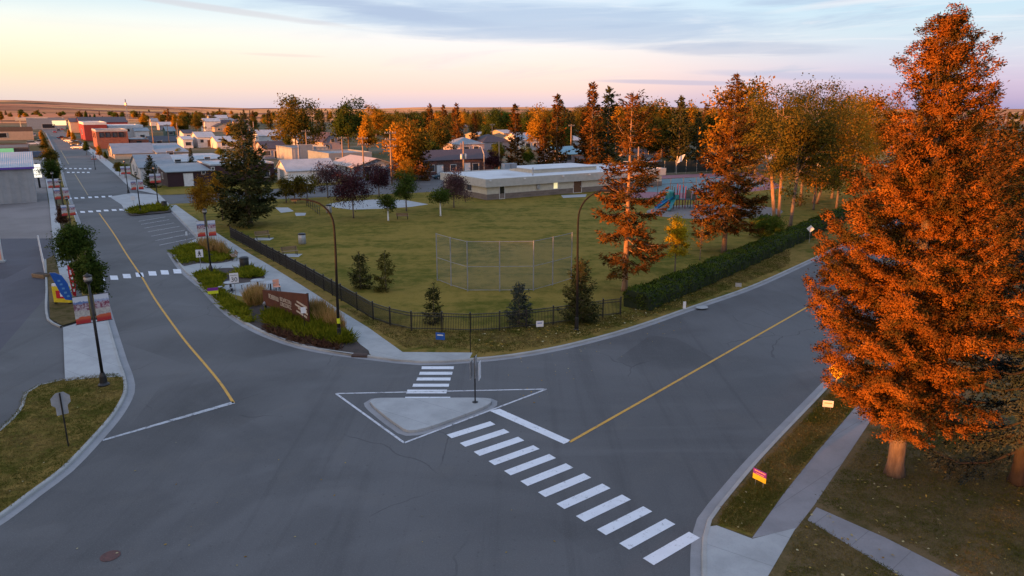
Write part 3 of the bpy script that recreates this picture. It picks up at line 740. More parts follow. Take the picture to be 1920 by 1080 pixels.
# ------------------------------------------------------------------ plants
def rng_(seed): return np.random.default_rng(seed)
def unit(a): return a / np.maximum(np.linalg.norm(a, axis=-1, keepdims=True), 1e-6)
def blades(c, d, L, W, rg):
    """diamond blades: c start points (n,3), d directions (n,3), L length, W width (arrays or floats)"""
    n = len(c); d = unit(d)
    r = unit(rg.normal(size=(n, 3))); s = unit(np.cross(d, r))
    L = np.broadcast_to(np.asarray(L, float), (n,))[:, None]; W = np.broadcast_to(np.asarray(W, float), (n,))[:, None]
    m = c + d * L * .55
    return np.stack([c, m + s * W * .5, c + d * L, m - s * W * .5], 1)
def spruce_data(H, R, z0, seed, dz=.45, nb=6, tw=.24, bpm=22, bl=.30, bw=.075, expo=.85, droop=.45, rise=.35, thin=0.0, tr=.22, gap=0.0, bulge=.18, bdec=9, puff=0, lowthin=0.0):
    rg = rng_(seed); C = []; D = []; NN = []; wood = MB()
    zs = [0, H * .03, H * .3, H * .7, H * .97]
    wood.tube([(0, 0, z) for z in zs], [tr * 1.35, tr, tr * .78, tr * .36, .02], 10)
    z = z0
    while z < H - .25:
        f = (z - z0) / (H - z0)                        # 0 bottom .. 1 top
        Lm = R * (1 - f) ** expo * (1 - bulge * math.exp(-f * bdec)) + (.24 if puff else .12)
        n = max(3, int(nb * (0.7 + .3 * rg.random()) * (1 - .35 * f)))
        ph = rg.random() * 6.28
        for k in range(n):
            if rg.random() < thin + lowthin * max(0, 1 - f / .38): continue
            a = ph + 6.283 * k / n + rg.normal() * .22
            L = Lm * ((.72 + .42 * rg.random()) if not puff else (.78 + .34 * rg.random())) * (1 if rg.random() > gap else .45)
            zb = z + rg.normal() * dz * (.16 if puff else .35)
            a1 = (-droop * (1 - f) + (rise + .35) * f) + rg.normal() * .09
            b1 = .30 + .12 * rg.normal()
            rad_ = np.array([math.cos(a), math.sin(a), 0.0]); lat = np.array([-rad_[1], rad_[0], 0.0])
            pos = lambda s: np.array([0, 0, zb]) + np.outer(s * L, rad_) + np.outer(L * (a1 * s + b1 * s * s - .12 * np.sin(3.1 * s)), [0, 0, 1])
            sw = np.linspace(0, .92, 4)
            if L > .8: wood.tube(list(pos(sw)), [.018 + .016 * L, .014 + .011 * L, .012 + .005 * L, .008], 4, False)
            nt = max(3, int(L / tw)); s = np.clip(np.linspace(.14 if thin < .2 else .3, 1.0, nt) + rg.normal(size=nt) * .02, .05, 1.0)
            base = pos(s)
            for side in (-1, 1):
                ln = ((.34 if not puff else .30) * L * (1 - s) ** .8 * (.4 + .9 * np.minimum(1, s * 3)) + (.16 if not puff else .14 + .22 * (1 - f))) * (.7 + .6 * rg.random(nt)); ln = np.minimum(ln, 1.15)
                an = .75 + .35 * rg.random(nt)
                td = unit(rad_ * np.cos(an)[:, None] + lat * side * np.sin(an)[:, None] + np.outer((-.22 - .30 * rg.random(nt) if not puff else -.12 - .22 * rg.random(nt)) + .35 * f, [0, 0, 1]))
                kk = np.maximum(2, (ln * bpm).astype(int)); idx = np.repeat(np.arange(nt), kk)
                t = rg.random(len(idx))
                c = base[idx] + td[idx] * (ln[idx] * t)[:, None] + rg.normal(size=(len(idx), 3)) * .035
                if puff: c += rg.normal(size=(len(idx), 3)) * np.array([.085, .085, .070]) + np.array([0, 0, .04])
                NN.append((c - base[idx] - td[idx] * (ln[idx] * t)[:, None]) * 6 + rad_ * .55 + np.array([0, 0, .45]) + td[idx] * .3 + rg.normal(size=c.shape) * .15)
                C.append(c); D.append(td[idx] * .9 + rad_ * .35 + rg.normal(size=(len(idx), 3)) * (.8 if puff else .55) + np.array([0, 0, .35 if puff else .16]))
            kk = max(3, int(L * bpm * .8)); t = .25 + .78 * rg.random(kk)
            pj = rg.normal(size=(kk, 3)) * (.09 if puff else .05); NN.append(pj * 6 + rad_ * .6 + np.array([0, 0, .45]))
            C.append(pos(t) + pj); D.append(rad_ + rg.normal(size=(kk, 3)) * .6 + np.array([0, 0, .25]))
        z += dz * (1 - .45 * f) * (.85 + .3 * rg.random())
    k = 40; t = rg.random(k)
    C.append(np.stack([rg.normal(size=k) * .05, rg.normal(size=k) * .05, H - .9 + t * .95], 1)); D.append(np.stack([rg.normal(size=k) * .6, rg.normal(size=k) * .6, np.ones(k)], 1))
    NN.append(np.concatenate([C[-1][:, :2] * 8, np.full((k, 1), .4)], 1))
    C = np.concatenate(C); D = np.concatenate(D); n = len(C)
    return (blades(C, D, bl * (.6 + .8 * rg.random(n)), bw * (.7 + .6 * rg.random(n)), rg), np.concatenate(NN)), wood
def decid_data(H, cw, c0, seed, n=5000, ls=.22, k=60, sig=.085, limbs=6, tr=.16, lean=(0, 0), multi=1, top=1.0, shell=.55, spread=.25, twig=True):
    """H height, cw crown half-width, c0 crown base height; k leaf clusters"""
    rg = rng_(seed); wood = MB(); T = []
    ch = (H - c0) / 2; cc = np.array([lean[0], lean[1], c0 + ch])
    ph = rg.random(3) * 6.28
    for i in range(k):
        u = unit(rg.normal(size=3)); r = (shell + (1 - shell) * rg.random()) * (1 + spread * math.sin(3 * math.atan2(u[1], u[0]) + ph[0]) * .6 + spread * math.sin(4 * u[2] + ph[1]))
        w = cw * (1.0 if u[2] < 0 else top + (1 - top) * (1 - u[2]))
        if u[2] < 0: w /= max(.55, math.sqrt(1 - u[2] * u[2])) ** .7
        T.append(cc + u * r * np.array([w, w, ch]) * .92)
    T = np.array(T)
    stems = []
    for m in range(multi):
        off = np.array([rg.normal() * .25, rg.normal() * .25, 0]) if multi > 1 else np.zeros(3)
        fork = np.array([lean[0] * .35, lean[1] * .35, 0]) + off * 2.2 + np.array([0, 0, c0 + (H - c0) * (.16 if multi == 1 else .12)])
        wood.tube([off, off + (fork - off) * .1, fork], [tr * 1.3, tr, tr * .75], 8)
        stems.append(fork)
    ends = []
    for i in range(limbs):
        f = stems[i % multi]
        tgt = T[rg.integers(len(T))]; tgt = cc + (tgt - cc) * .8; tgt[2] = max(tgt[2], f[2] + .15 * (H - f[2]))
        mid = f + (tgt - f) * .5 + np.array([0, 0, .08 * H]) * .6 + rg.normal(size=3) * .06 * cw
        wood.tube([f, mid, tgt], [tr * .55, tr * .34, tr * .10], 6, False)
        for q in np.linspace(.15, 1, 6): ends.append(f * (1 - q) ** 2 + 2 * mid * q * (1 - q) + tgt * q * q)
    top_ = cc + np.array([0, 0, ch * .9]); wood.tube([stems[0], (stems[0] + top_) / 2 + rg.normal(size=3) * .05 * cw, top_], [tr * .7, tr * .4, .02], 6, False)
    for q in np.linspace(.1, 1, 6): ends.append(stems[0] + (top_ - stems[0]) * q)
    ends = np.array(ends)
    if twig:
        for t in T:
            e = ends[np.argmin(np.linalg.norm(ends - t, axis=1) + .35 * np.maximum(0, ends[:, 2] - t[2]))]
            wood.tube([e, (e + t) / 2 + rg.normal(size=3) * .04 * cw + np.array([0, 0, .03 * H]) * .5, t], [tr * .16 + .008, tr * .10 + .006, .006], 3, False)
    w = rg.random(k) + .35; idx = rg.choice(k, n, p=w / w.sum())
    sg = sig * min(2.2 * cw, H) * (.6 + .8 * rg.random(k))[idx]
    C = T[idx] + np.clip(rg.normal(size=(n, 3)), -2.2, 2.2) * sg[:, None] * np.array([1, 1, .75])
    C[:, 2] = np.maximum(C[:, 2], c0 * .6)
    D = unit(C - cc) * .5 + rg.normal(size=(n, 3)) + np.array([0, 0, -.15])
    NN = unit(C - T[idx]) * .9 + unit(C - cc) * .6 + np.array([0, 0, .25])
    return (blades(C, D, ls * (.6 + .8 * rg.random(n)), ls * .62 * (.6 + .7 * rg.random(n)), rg), NN), wood
PROTO = {}
def tree(name, base, data, crown_mat, label, cat='tree', group=None, rz=0.0, scale=1.0, bark='bark', key=None):
    """one tree: Empty > trunk, crown; a key shares the two meshes between trees of one kind"""
    t = empty(name, base, label, cat, group, rz, scale)
    if key and key in PROTO: me_c, me_w = PROTO[key]
    else:
        V, wood = data()
        me_c = quad_mesh('crown', V); me_c.materials.append(M[crown_mat])
        me_w = bpy.data.meshes.new('trunk'); me_w.from_pydata(wood.v, [], wood.f); me_w.materials.append(M[bark])
        me_w.polygons.foreach_set('use_smooth', [True] * len(wood.f)); me_w.update()
        if key: PROTO[key] = (me_c, me_w)
    c = link(bpy.data.objects.new('crown', me_c), t); w = link(bpy.data.objects.new('trunk', me_w), t)
    for o, mt in ((c, crown_mat), (w, bark)):
        o.material_slots[0].link = 'OBJECT'; o.material_slots[0].material = M[mt]
    return t

# the two big spruces of the right-hand yard
b = P(1677, 889, .12)
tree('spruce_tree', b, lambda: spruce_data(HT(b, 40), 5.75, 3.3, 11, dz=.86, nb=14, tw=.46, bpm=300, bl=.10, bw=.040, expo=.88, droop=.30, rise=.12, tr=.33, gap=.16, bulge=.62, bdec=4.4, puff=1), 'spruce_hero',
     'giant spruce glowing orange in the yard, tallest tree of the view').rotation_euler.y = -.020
b = P(1905, 905, .12)
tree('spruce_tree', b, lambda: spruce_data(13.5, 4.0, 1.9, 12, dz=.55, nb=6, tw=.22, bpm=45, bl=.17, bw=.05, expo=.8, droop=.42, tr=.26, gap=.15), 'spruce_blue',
     'blue-green spruce with shade-toned trunk behind the giant orange spruce at the picture edge', bark='bark_shaded')
b = P(1800, 560, 0)
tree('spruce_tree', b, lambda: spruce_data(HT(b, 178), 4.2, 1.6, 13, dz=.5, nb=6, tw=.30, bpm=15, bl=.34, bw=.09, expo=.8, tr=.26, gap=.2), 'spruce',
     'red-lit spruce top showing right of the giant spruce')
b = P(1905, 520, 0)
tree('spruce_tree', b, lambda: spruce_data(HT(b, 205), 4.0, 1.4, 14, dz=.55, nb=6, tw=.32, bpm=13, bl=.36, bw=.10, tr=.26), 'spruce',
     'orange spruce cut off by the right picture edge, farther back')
# park spruces
b = P(1171, 545, .12)
tree('spruce_tree', b, lambda: spruce_data(HT(b, 178), 3.3, 2.8, 21, dz=.58, nb=6, tw=.24, bpm=20, bl=.32, bw=.09, expo=.46, droop=.38, rise=.02, thin=.16, tr=.25, gap=.30, bulge=.15, lowthin=.45), 'spruce',
     'ragged thin spruce with bare orange-lit trunk beside the hedge end', bark='bark_warm')
b = P(1357, 473, .12)
tree('spruce_tree', b, lambda: spruce_data(HT(b, 143), 4.5, 3.0, 22, dz=.56, nb=7, tw=.30, bpm=17, bl=.34, bw=.11, expo=.88, droop=.60, rise=.1, thin=.08, tr=.27, gap=.22), 'spruce',
     'tall drooping spruce in front of the playground')
b = P(469, 423, .12)
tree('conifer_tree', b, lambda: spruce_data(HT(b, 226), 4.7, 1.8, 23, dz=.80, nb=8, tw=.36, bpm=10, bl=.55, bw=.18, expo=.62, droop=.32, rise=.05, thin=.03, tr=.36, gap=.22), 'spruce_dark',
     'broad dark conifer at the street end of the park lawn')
for px, py, pt, R_, lab, mt, sd in ((676, 541, 476, 1.05, 'small dense young conifer left of its twin on the lawn', 'spruce_dark', 31), (724, 545, 475, .95, 'small airy young conifer nearer the backstop on the lawn', 'olive_needle', 32),
                                (814, 606, 537, .62, 'slim young spruce with an orange-lit tip behind the fence', 'spruce_dark', 33), (973, 607, 536, .95, 'small blue young spruce behind the middle of the fence', 'spruce_blue', 34),
                                (1087, 602, 490, 1.45, 'dark young spruce behind the fence at the right lamp post', 'spruce_dark', 35)):
    if mt == 'olive_needle' and mt not in M:
        M[mt] = leaf_mat(mt, [(.040, .046, .012), (.065, .062, .016), (.09, .08, .02), (.12, .10, .025)], .2, .4, .8)
    bb = P(px, py, .12)
    tree('young_conifer', bb, lambda: spruce_data(HT(bb, pt), R_, .12, sd, dz=.24, nb=6, tw=.14, bpm=24, bl=.20, bw=.06, expo=.85, droop=.1, rise=.3, tr=.05, thin={32: .30, 35: .0}.get(sd, .14), gap=.2), mt, lab, group='young conifers on the park lawn', bark='bark')
# coloured park trees
def dt(px, py, pt, xw, c0, mt, label, seed, name='park_tree', n=4200, ls=.22, k=46, bark='bark', tr=.11, **kw):
    bb = P(px, py, .12); H = HT(bb, pt); dist = math.hypot(bb.x, bb.y); cw = xw / 2 / FPX * math.hypot(dist, 15)
    tree(name, bb, lambda: decid_data(H, cw, H * c0, seed, n=n, ls=ls, k=k, tr=tr, **kw), mt, label, bark=bark)
dt(663, 409, 318, 62, .26, 'maroon', 'largest dark maroon tree in front of the concrete pad', 41, n=6500, sig=.11, shell=.3)
dt(762, 396, 317, 44, .22, 'green', 'tall dark green tree with a yellowing top behind the pad bench', 42, n=5000, sig=.10, shell=.3)
dt(728, 414, 366, 34, .42, 'green', 'small round green tree with a white-wrapped trunk below the pad', 43, n=2600, sig=.11, shell=.3, bark='white')
dt(826, 405, 352, 36, .36, 'green', 'small green tree with a white-wrapped trunk near the hall', 44, n=2800, sig=.11, shell=.3, bark='white')
dt(851, 389, 320, 50, .20, 'plum', 'greyish plum tree at the corner of the beige hall', 45, n=5200, sig=.11, shell=.3)
dt(711, 369, 305, 50, .22, 'maroon', 'maroon tree in front of the blue-grey gabled house', 46, n=5200, sig=.11, shell=.3)
dt(615, 371, 307, 46, .26, 'plum', 'plum tree in front of the white shed', 47, n=4600, sig=.10, shell=.35)
dt(537, 380, 337, 28, .30, 'olive', 'small olive tree leftmost of three by the side street', 48, n=1800, ls=.26)
dt(553, 381, 335, 30, .30, 'olive', 'small olive tree in the middle of three by the side street', 49, n=1800, ls=.26)
dt(577, 380, 332, 36, .34, 'olive', 'small olive tree with spreading top, nearest the shed of three', 50, n=2000, ls=.26, top=1.2)
dt(385, 425, 330, 40, .22, 'orange', 'orange tree at the sidewalk beside the maroon building', 51, n=3600, sig=.10, top=.5, shell=.3)
dt(418, 412, 318, 44, .24, 'gold', 'yellow-orange tree half behind the broad dark conifer', 52, n=3600, sig=.10, shell=.3)
dt(1265, 513, 401, 44, .22, 'yellow', 'slim bright yellow tree standing alone on the lawn', 53, n=5200, ls=.16, sig=.085, top=.55, shell=.25, k=60, tr=.07)
dt(1312, 488, 410, 30, .2, 'orange', 'thin almost leafless sapling beside the yellow tree', 54, n=330, ls=.16, k=30, tr=.045)
bb = P(1437, 447, .12); tree('round_bush', bb, lambda: decid_data(2.9, 2.15, .1, 55, n=9000, ls=.17, k=90, sig=.085, shell=.45, tr=.05, limbs=8), 'hedge', 'dark round clipped bush behind the hedge', cat='bush')
# big deciduous group behind the hedge
def big(px, py, pt, xw, c0, mt, label, seed, **kw): dt(px, py, pt, xw, c0, mt, label, seed, name='poplar_tree', tr=kw.pop('tr', .24), **kw)
big(1455, 408, 160, 130, .22, 'olive', 'big amber poplar with forked orange trunks behind the round bush', 61, n=12000, ls=.28, k=110, sig=.07, multi=3, limbs=9, lean=(-1.6, 0), shell=.35, bark='bark_warm')
big(1481, 428, 165, 120, .26, 'olive', 'tall green and rust poplar behind the hedge', 62, n=15000, ls=.28, k=110, sig=.075, limbs=9, lean=(.8, 0), shell=.2)
big(1500, 385, 150, 100, .32, 'olive', 'tallest wispy poplar with grey-green top beyond the bush', 63, n=9000, ls=.30, k=90, sig=.065, limbs=9)
big(1527, 382, 185, 130, .24, 'orange', 'orange poplar with leaning bare limbs near the hedge middle', 64, n=10000, ls=.30, k=90, sig=.065, multi=2, limbs=10, lean=(2.6, 0))
big(1560, 372, 182, 120, .18, 'gold', 'mixed amber poplar next to the giant spruce edge', 65, n=12000, ls=.32, k=90, sig=.075, limbs=8)
big(1568, 392, 300, 60, .40, 'green', 'small dark tree with thick trunk close to the hedge far end', 66, n=2600, ls=.3, k=40, sig=.10, tr=.2)
big(1525, 394, 310, 50, .45, 'orange', 'small amber tree with a red-lit trunk behind the hedge', 67, n=2200, ls=.28, k=40, sig=.09, tr=.16)
big(1600, 345, 176, 130, .25, 'orange', 'bare-twigged orange poplar left of the giant spruce', 68, n=7000, ls=.34, k=90, sig=.065, limbs=10, bark='bark_pale')
# hedge
def build_hedge():
    ln = smooth_line(pxs([(1192, 582), (1300, 537), (1440, 475), (1545, 427), (1620, 393), (1720, 349)]), .5)
    nn = normals(ln); rg = rng_(5); core = MB(); half = 1.25; h = 1.55
    vs = []; fs = []
    for i, (p, q) in enumerate(zip(ln, nn)):
        w = half * (1 + .10 * math.sin(i * .9) + .06 * math.sin(i * 2.3)); hh = h * (1 + .06 * math.sin(i * .7) + .04 * math.sin(i * 1.9))
        for o, z in ((-w * .86, .1), (-w * .9, hh * .62), (-w * .62, hh * .92), (w * .62, hh * .92), (w * .9, hh * .62), (w * .86, .1)):
            a = p + q * o; vs.append((a.x, a.y, z))
    n = len(ln)
    for i in range(n - 1):
        for k in range(5): fs.append((6 * i + k, 6 * i + k + 1, 6 * i + 7 + k, 6 * i + 6 + k))
    fs += [(0, 1, 2, 3, 4, 5), tuple(6 * (n - 1) + k for k in (5, 4, 3, 2, 1, 0))]
    core.add(vs, fs)
    t = empty('clipped_hedge', ln[0], 'long clipped dark green hedge between park lawn and right-hand road', 'hedge')
    off = Vector(ln[0])
    core.v = [(v[0] - off.x, v[1] - off.y, v[2] - off.z) for v in core.v]
    core.build('branches', M['hedge_core'], t)
    N = 42000
    V = np.array([tuple(v) for v in core.v])
    tri = np.array([f[:3] for f in fs if len(f) == 4] + [(f[0], f[2], f[3]) for f in fs if len(f) == 4] + [(0, 2, 4)])
    A = np.linalg.norm(np.cross(V[tri[:, 1]] - V[tri[:, 0]], V[tri[:, 2]] - V[tri[:, 0]]), axis=1) / 2
    wgt = A / (12 + np.linalg.norm((V[tri[:, 0]] + np.array(off))[:, :2], axis=1)) ** 1.2
    ii = rg.choice(len(tri), N, p=wgt / wgt.sum()); u, v = rg.random(N), rg.random(N); s = u + v > 1; u[s], v[s] = 1 - u[s], 1 - v[s]
    c = V[tri[ii, 0]] + (V[tri[ii, 1]] - V[tri[ii, 0]]) * u[:, None] + (V[tri[ii, 2]] - V[tri[ii, 0]]) * v[:, None]
    nr_ = unit(np.cross(V[tri[ii, 1]] - V[tri[ii, 0]], V[tri[ii, 2]] - V[tri[ii, 0]]))
    cen = np.array([tuple(p - off) for p in ln])
    d = nr_ * np.sign(nr_[:, 2:3] + 1e-3) + rg.normal(size=(N, 3)) * .75 + np.array([0, 0, .3])
    c += rg.normal(size=(N, 3)) * .06
    near = cen[np.argmin(((c[:, None, :2] - cen[None, ::6, :2]) ** 2).sum(2), axis=1) * 6]
    out_ = nr_ * np.sign((nr_ * (c - near - np.array([0, 0, .7]))).sum(1))[:, None]
    me = quad_mesh('foliage', blades(c, d, .17 * (.6 + .8 * rg.random(N)), .09, rg), out_ + rg.normal(size=(N, 3)) * .35 + np.array([0, 0, .25])); me.materials.append(M['hedge'])
    link(bpy.data.objects.new('foliage', me), t)
M['hedge_core'] = pm('hedge_inside', (.012, .020, .008), (.020, .028, .010), 3, .95)
build_hedge()

# ---- planting beds, grass tufts, fallen leaves (nobody could count them)
def in_poly(pts, poly):
    x, y = pts[:, 0], pts[:, 1]; inside = np.zeros(len(pts), bool); n = len(poly); j = n - 1
    for i in range(n):
        xi, yi, xj, yj = poly[i][0], poly[i][1], poly[j][0], poly[j][1]
        c = ((yi > y) != (yj > y)) & (x < (xj - xi) * (y - yi) / (yj - yi + 1e-9) + xi)
        inside ^= c; j = i
    return inside
def scatter(poly, n, rg):
    a = np.array([(p[0], p[1]) for p in poly]); lo, hi = a.min(0), a.max(0); out = np.zeros((0, 2))
    while len(out) < n:
        p = lo + (hi - lo) * rg.random((n * 2, 2)); out = np.concatenate([out, p[in_poly(p, a)]])
    return out[:n]
def tufts(name, poly, n, per, L, W, up, mat, label, cat, seed, z=.13, fan=.8, r0=.08, kind='stuff', keep_off=()):
    rg = rng_(seed); p = scatter(poly, n, rg)
    for q in keep_off: p = p[~in_poly(p, [(a[0], a[1]) for a in q])]
    n = len(p); k = n * per
    sz = np.repeat(.55 + .8 * rg.random(n), per)
    c = np.repeat(np.concatenate([p, np.full((n, 1), z)], 1), per, 0); c[:, :2] += rg.normal(size=(k, 2)) * r0 * sz[:, None]
    d = np.concatenate([rg.normal(size=(k, 2)) * fan, np.full((k, 1), up)], 1)
    me = quad_mesh(name, blades(c, d, L * sz * (.6 + .7 * rg.random(k)), W, rg)); me.materials.append(M[mat])
    return tag(link(bpy.data.objects.new(name, me)), label, cat, kind=kind)
tufts('ground_cover', pxs(BED1), 330, 26, .42, .075, .6, 'bedgreen', 'yellow-green low plants in the bed by the walking sign', 'ground cover', 71, fan=.9, r0=.16)
tufts('ornamental_grass', pxs([(372, 460), (392, 462), (425, 474), (428, 482), (395, 478)]), 70, 40, .95, .03, 1, 'tallgrass', 'straw-coloured grass plumes at the back of the first bed', 'ornamental grass', 72, fan=.25)
tufts('ground_cover', pxs([(366, 516), (395, 508), (420, 520), (412, 545), (440, 568), (458, 580), (475, 612), (430, 586), (386, 543)]), 420, 26, .36, .07, .6, 'bedgreen', 'yellow-green ground cover along the kerb below the speed sign', 'ground cover', 73, fan=.9, r0=.15)
tufts('ground_cover', pxs([(462, 505), (480, 508), (495, 520), (462, 524), (440, 520)]), 120, 30, .5, .09, .7, 'bedgreen', 'leafy green plants beside the black bin', 'ground cover', 74, fan=.8, r0=.18)
tufts('ground_cover', pxs([(498, 590), (530, 580), (580, 590), (630, 622), (668, 646), (640, 650), (560, 632), (505, 612)]), 330, 34, .62, .075, .8, 'bedgreen', 'mid-green perennials in front of the brown sign', 'ground cover', 75, fan=.75, r0=.18)
tufts('ornamental_grass', pxs([(458, 566), (495, 562), (497, 574), (470, 580)]), 75, 46, 1.05, .03, 1, 'tallgrass', 'tan feather grass at the left end of the brown sign', 'ornamental grass', 76, fan=.22)
tufts('ornamental_grass', pxs([(578, 592), (600, 588), (632, 606), (650, 626), (615, 622)]), 110, 44, .95, .03, 1, 'tallgrass', 'tan feather grass at the right end of the brown sign', 'ornamental grass', 77, fan=.22)
tufts('low_shrubs', pxs([(500, 612), (560, 634), (640, 652), (640, 660), (560, 645), (500, 622)]), 120, 30, .34, .06, .5, 'redgrass', 'low reddish-brown shrubs along the curved kerb', 'shrubs', 78, fan=.9, r0=.13)
tufts('ground_cover', pxs(BED0), 110, 26, .7, .13, .7, 'bedgreen', 'green plants in the small far bed', 'ground cover', 79, fan=.8, r0=.25)
near_isl = [p for p in isl if p.y < 60] + list(KI)
tufts('grass', near_isl, 9000, 5, .085, .018, .8, 'grassblade', 'short grass of the stop sign island', 'grass', 81, z=.116, fan=.7, r0=.05)
tufts('grass', pxs([(1346, 985), (1356, 960), (1430, 872), (1545, 752), (1600, 700), (1600, 766), (1530, 848), (1470, 923), (1410, 1006)]), 8000, 5, .085, .018, .8, 'grassblade', 'short dry grass between kerb and old sidewalk', 'grass', 82, z=.119, fan=.7, r0=.05)
tufts('grass', pxs([(1500, 992), (1530, 948), (1640, 810), (1800, 760), (1990, 900), (1990, 1140), (1450, 1140)]), 16000, 5, .085, .018, .7, 'grassblade', 'short dim grass of the right-hand yard', 'grass', 83, z=.116, fan=.8, r0=.06, keep_off=[pxs([(1510, 978), (1530, 946), (1664, 1004), (1860, 1105), (1770, 1135)]), pxs([(1400, 1014), (1465, 925), (1525, 850), (1600, 760), (1632, 800), (1569, 892), (1530, 950), (1496, 996), (1440, 1150), (1400, 1150)])])
tufts('grass', pxs([(760, 655), (692, 612), (640, 578), (772, 622), (882, 625), (1130, 598), (1300, 548), (1480, 470), (1480, 500), (1290, 575), (1060, 645), (960, 662), (890, 668), (885, 658)]), 9000, 4, .11, .03, .8, 'grassblade', 'grass tufts outside the black fence', 'grass', 84, z=.12, fan=.7, r0=.08)
def leaves(poly, n, size, label, seed, z):
    rg = rng_(seed); p = scatter(poly, n, rg); c = np.concatenate([p, np.full((n, 1), z)], 1)
    d = np.concatenate([rg.normal(size=(n, 2)), rg.normal(size=(n, 1)) * .12], 1); d = unit(d); s = np.stack([-d[:, 1], d[:, 0], rg.normal(size=n) * .2], 1)
    L = size * (.6 + .8 * rg.random(n))[:, None]; m = c + d * L * .5
    me = quad_mesh('fallen_leaves', np.stack([c, m + s * L * .35, c + d * L, m - s * L * .35], 1)); me.materials.append(M['litter'])
    return tag(link(bpy.data.objects.new('fallen_leaves', me)), label, 'fallen leaves', kind='stuff')
leaves(pxs([(1500, 985), (1700, 830), (1990, 850), (1990, 1140), (1450, 1140)]), 260, .11, 'yellow leaves scattered over the dim yard grass', 85, .19)
leaves(pxs([(1346, 985), (1430, 872), (1545, 752), (1600, 766), (1410, 1006)]), 60, .09, 'few yellow leaves on the boulevard grass', 86, .19)
leaves(pxs([(890, 660), (900, 630), (1130, 600), (1330, 545), (1290, 572), (1180, 612), (1060, 645)]), 260, .16, 'pale leaves strewn on the grass outside the fence', 87, .21)
leaves(pxs([(1060, 655), (1290, 585), (1330, 600), (1000, 760), (900, 690)]), 60, .10, 'stray leaves lying on the right-hand road', 88, .024)
leaves(pxs([(100, 740), (235, 730), (120, 870), (-100, 1000)]), 30, .09, 'few pale leaves on the stop sign island', 89, .19)
leaves(pxs([(250, 800), (800, 850), (1150, 1060), (100, 1060)]), 22, .09, 'scattered leaves on the near asphalt', 90, .024)

# ---- added unseen leafy belt behind the camera, left, shaped to shade the ground
def build_belt():
    rg = rng_(9); C = []; te = math.tan(SUN_EL)
    s_ = Vector((-math.sin(SUN_AZ), -math.cos(SUN_AZ), 0)); n_ = Vector((-s_.y, s_.x, 0))       # s_ away from the sun, n_ across
    S0 = -95.0
    def top(q):                                     # height of the belt along q: the shade line wanted at s=0 plus the sun's fall
        pts = [(-140, 4), (-20, 3.0), (4, 2.1), (13, 2.2), (19, 4.0), (25, 5.8), (30, 6.4), (34, 5.3), (38, 5.6), (41, 6.9), (48, 8.0), (60, 8.5), (85, 9.5), (96, 12.5), (104, 12.5), (114, 9.0), (130, 7.6), (150, 7.2), (170, 7.6), (200, 7.0), (225, 5.5), (240, 4.4), (270, 4.0)]
        for (a, ha), (b_, hb) in zip(pts, pts[1:]):
            if a <= q <= b_: return ha + (hb - ha) * (q - a) / (b_ - a)
        return 3
    core = MB(); vs = []; fs = []; k = 0
    for q in np.arange(-140, 262, 1.0):
        h = top(q) - S0 * te + .45 * math.sin(q * .9) + .35 * math.sin(q * 2.1 + 1) + .5 * rg.normal()
        p = s_ * S0 + n_ * float(q)
        for o, z in ((-2.2, 0), (-2.4, h * .7), (-.8, h), (.8, h), (2.4, h * .7), (2.2, 0)):
            a = p + s_ * o; vs.append((a.x, a.y, z))
        m = int(60 + h * 12)
        zz = rg.random(m) ** .7 * h; C.append(np.stack([p.x + rg.normal(size=m) * 1.6, p.y + rg.normal(size=m) * 1.6, zz + rg.random(m) * .5], 1))
        if k:
            i = 6 * (k - 1); fs += [(i + j, i + j + 1, i + j + 7, i + j + 6) for j in range(5)]
        k += 1
    core.add(vs, fs)
    C = np.concatenate(C); n = len(C)
    me = quad_mesh('shade_belt', blades(C, rg.normal(size=(n, 3)) + np.array([0, 0, .4]), .7, .4, rg)); me.materials.append(M['green'])
    k0 = len(me.vertices)
    o = core.build('shade_belt', M['hedge_core']); tag(o, 'unseen leafy belt added behind the viewpoint to block the low sun', 'shade_belt', kind='stuff')
    l = link(bpy.data.objects.new('foliage', me), o)
build_belt()
# ------------------------------------------------------------------ street furniture
UP = Vector((0, 0, 1))
def face_cam(p):                       # unit vector along a panel that faces the viewpoint
    d = Vector((-p.x, -p.y, 0)).normalized(); return Vector((-d.y, d.x, 0))
M['tan_sign'] = pm('sign_back', (.42, .42, .43), (.33, .33, .34), 4, .45, 0, .3)
M['sign_white'] = pm('sign_white', (.72, .72, .74), (.66, .66, .68), 5, .5)
M['sign_black'] = pm('sign_black', (.01, .01, .012), (.016, .016, .018), 5, .5)
M['rust_sign'] = pm('rust_sign', (.115, .036, .018), (.075, .024, .013), 1.5, .8, .2, fine=8)
M['cream'] = pm('cream_letters', (.50, .43, .34), (.40, .34, .27), 4, .7)
M['tagyellow'] = pm('tag_yellow', (.62, .66, .02), (.55, .58, .02), 8, .6)
M['sign_yellow'] = pm('sign_yellow', (.80, .48, .01), (.70, .40, .01), 6, .5)
M['purple'] = pm('sign_purple', (.20, .03, .28), (.16, .025, .22), 8, .6)
M['blue'] = pm('blue_print', (.015, .10, .42), (.012, .08, .33), 3, .6)
M['red'] = pm('red_print', (.50, .012, .03), (.40, .01, .022), 3, .6)
M['flagyellow'] = pm('yellow_print', (.66, .50, .02), (.56, .42, .02), 3, .6)
M['lamp_glass'] = pm('lamp_glass', (.30, .28, .26), (.24, .22, .20), 3, .25, spec=.6)
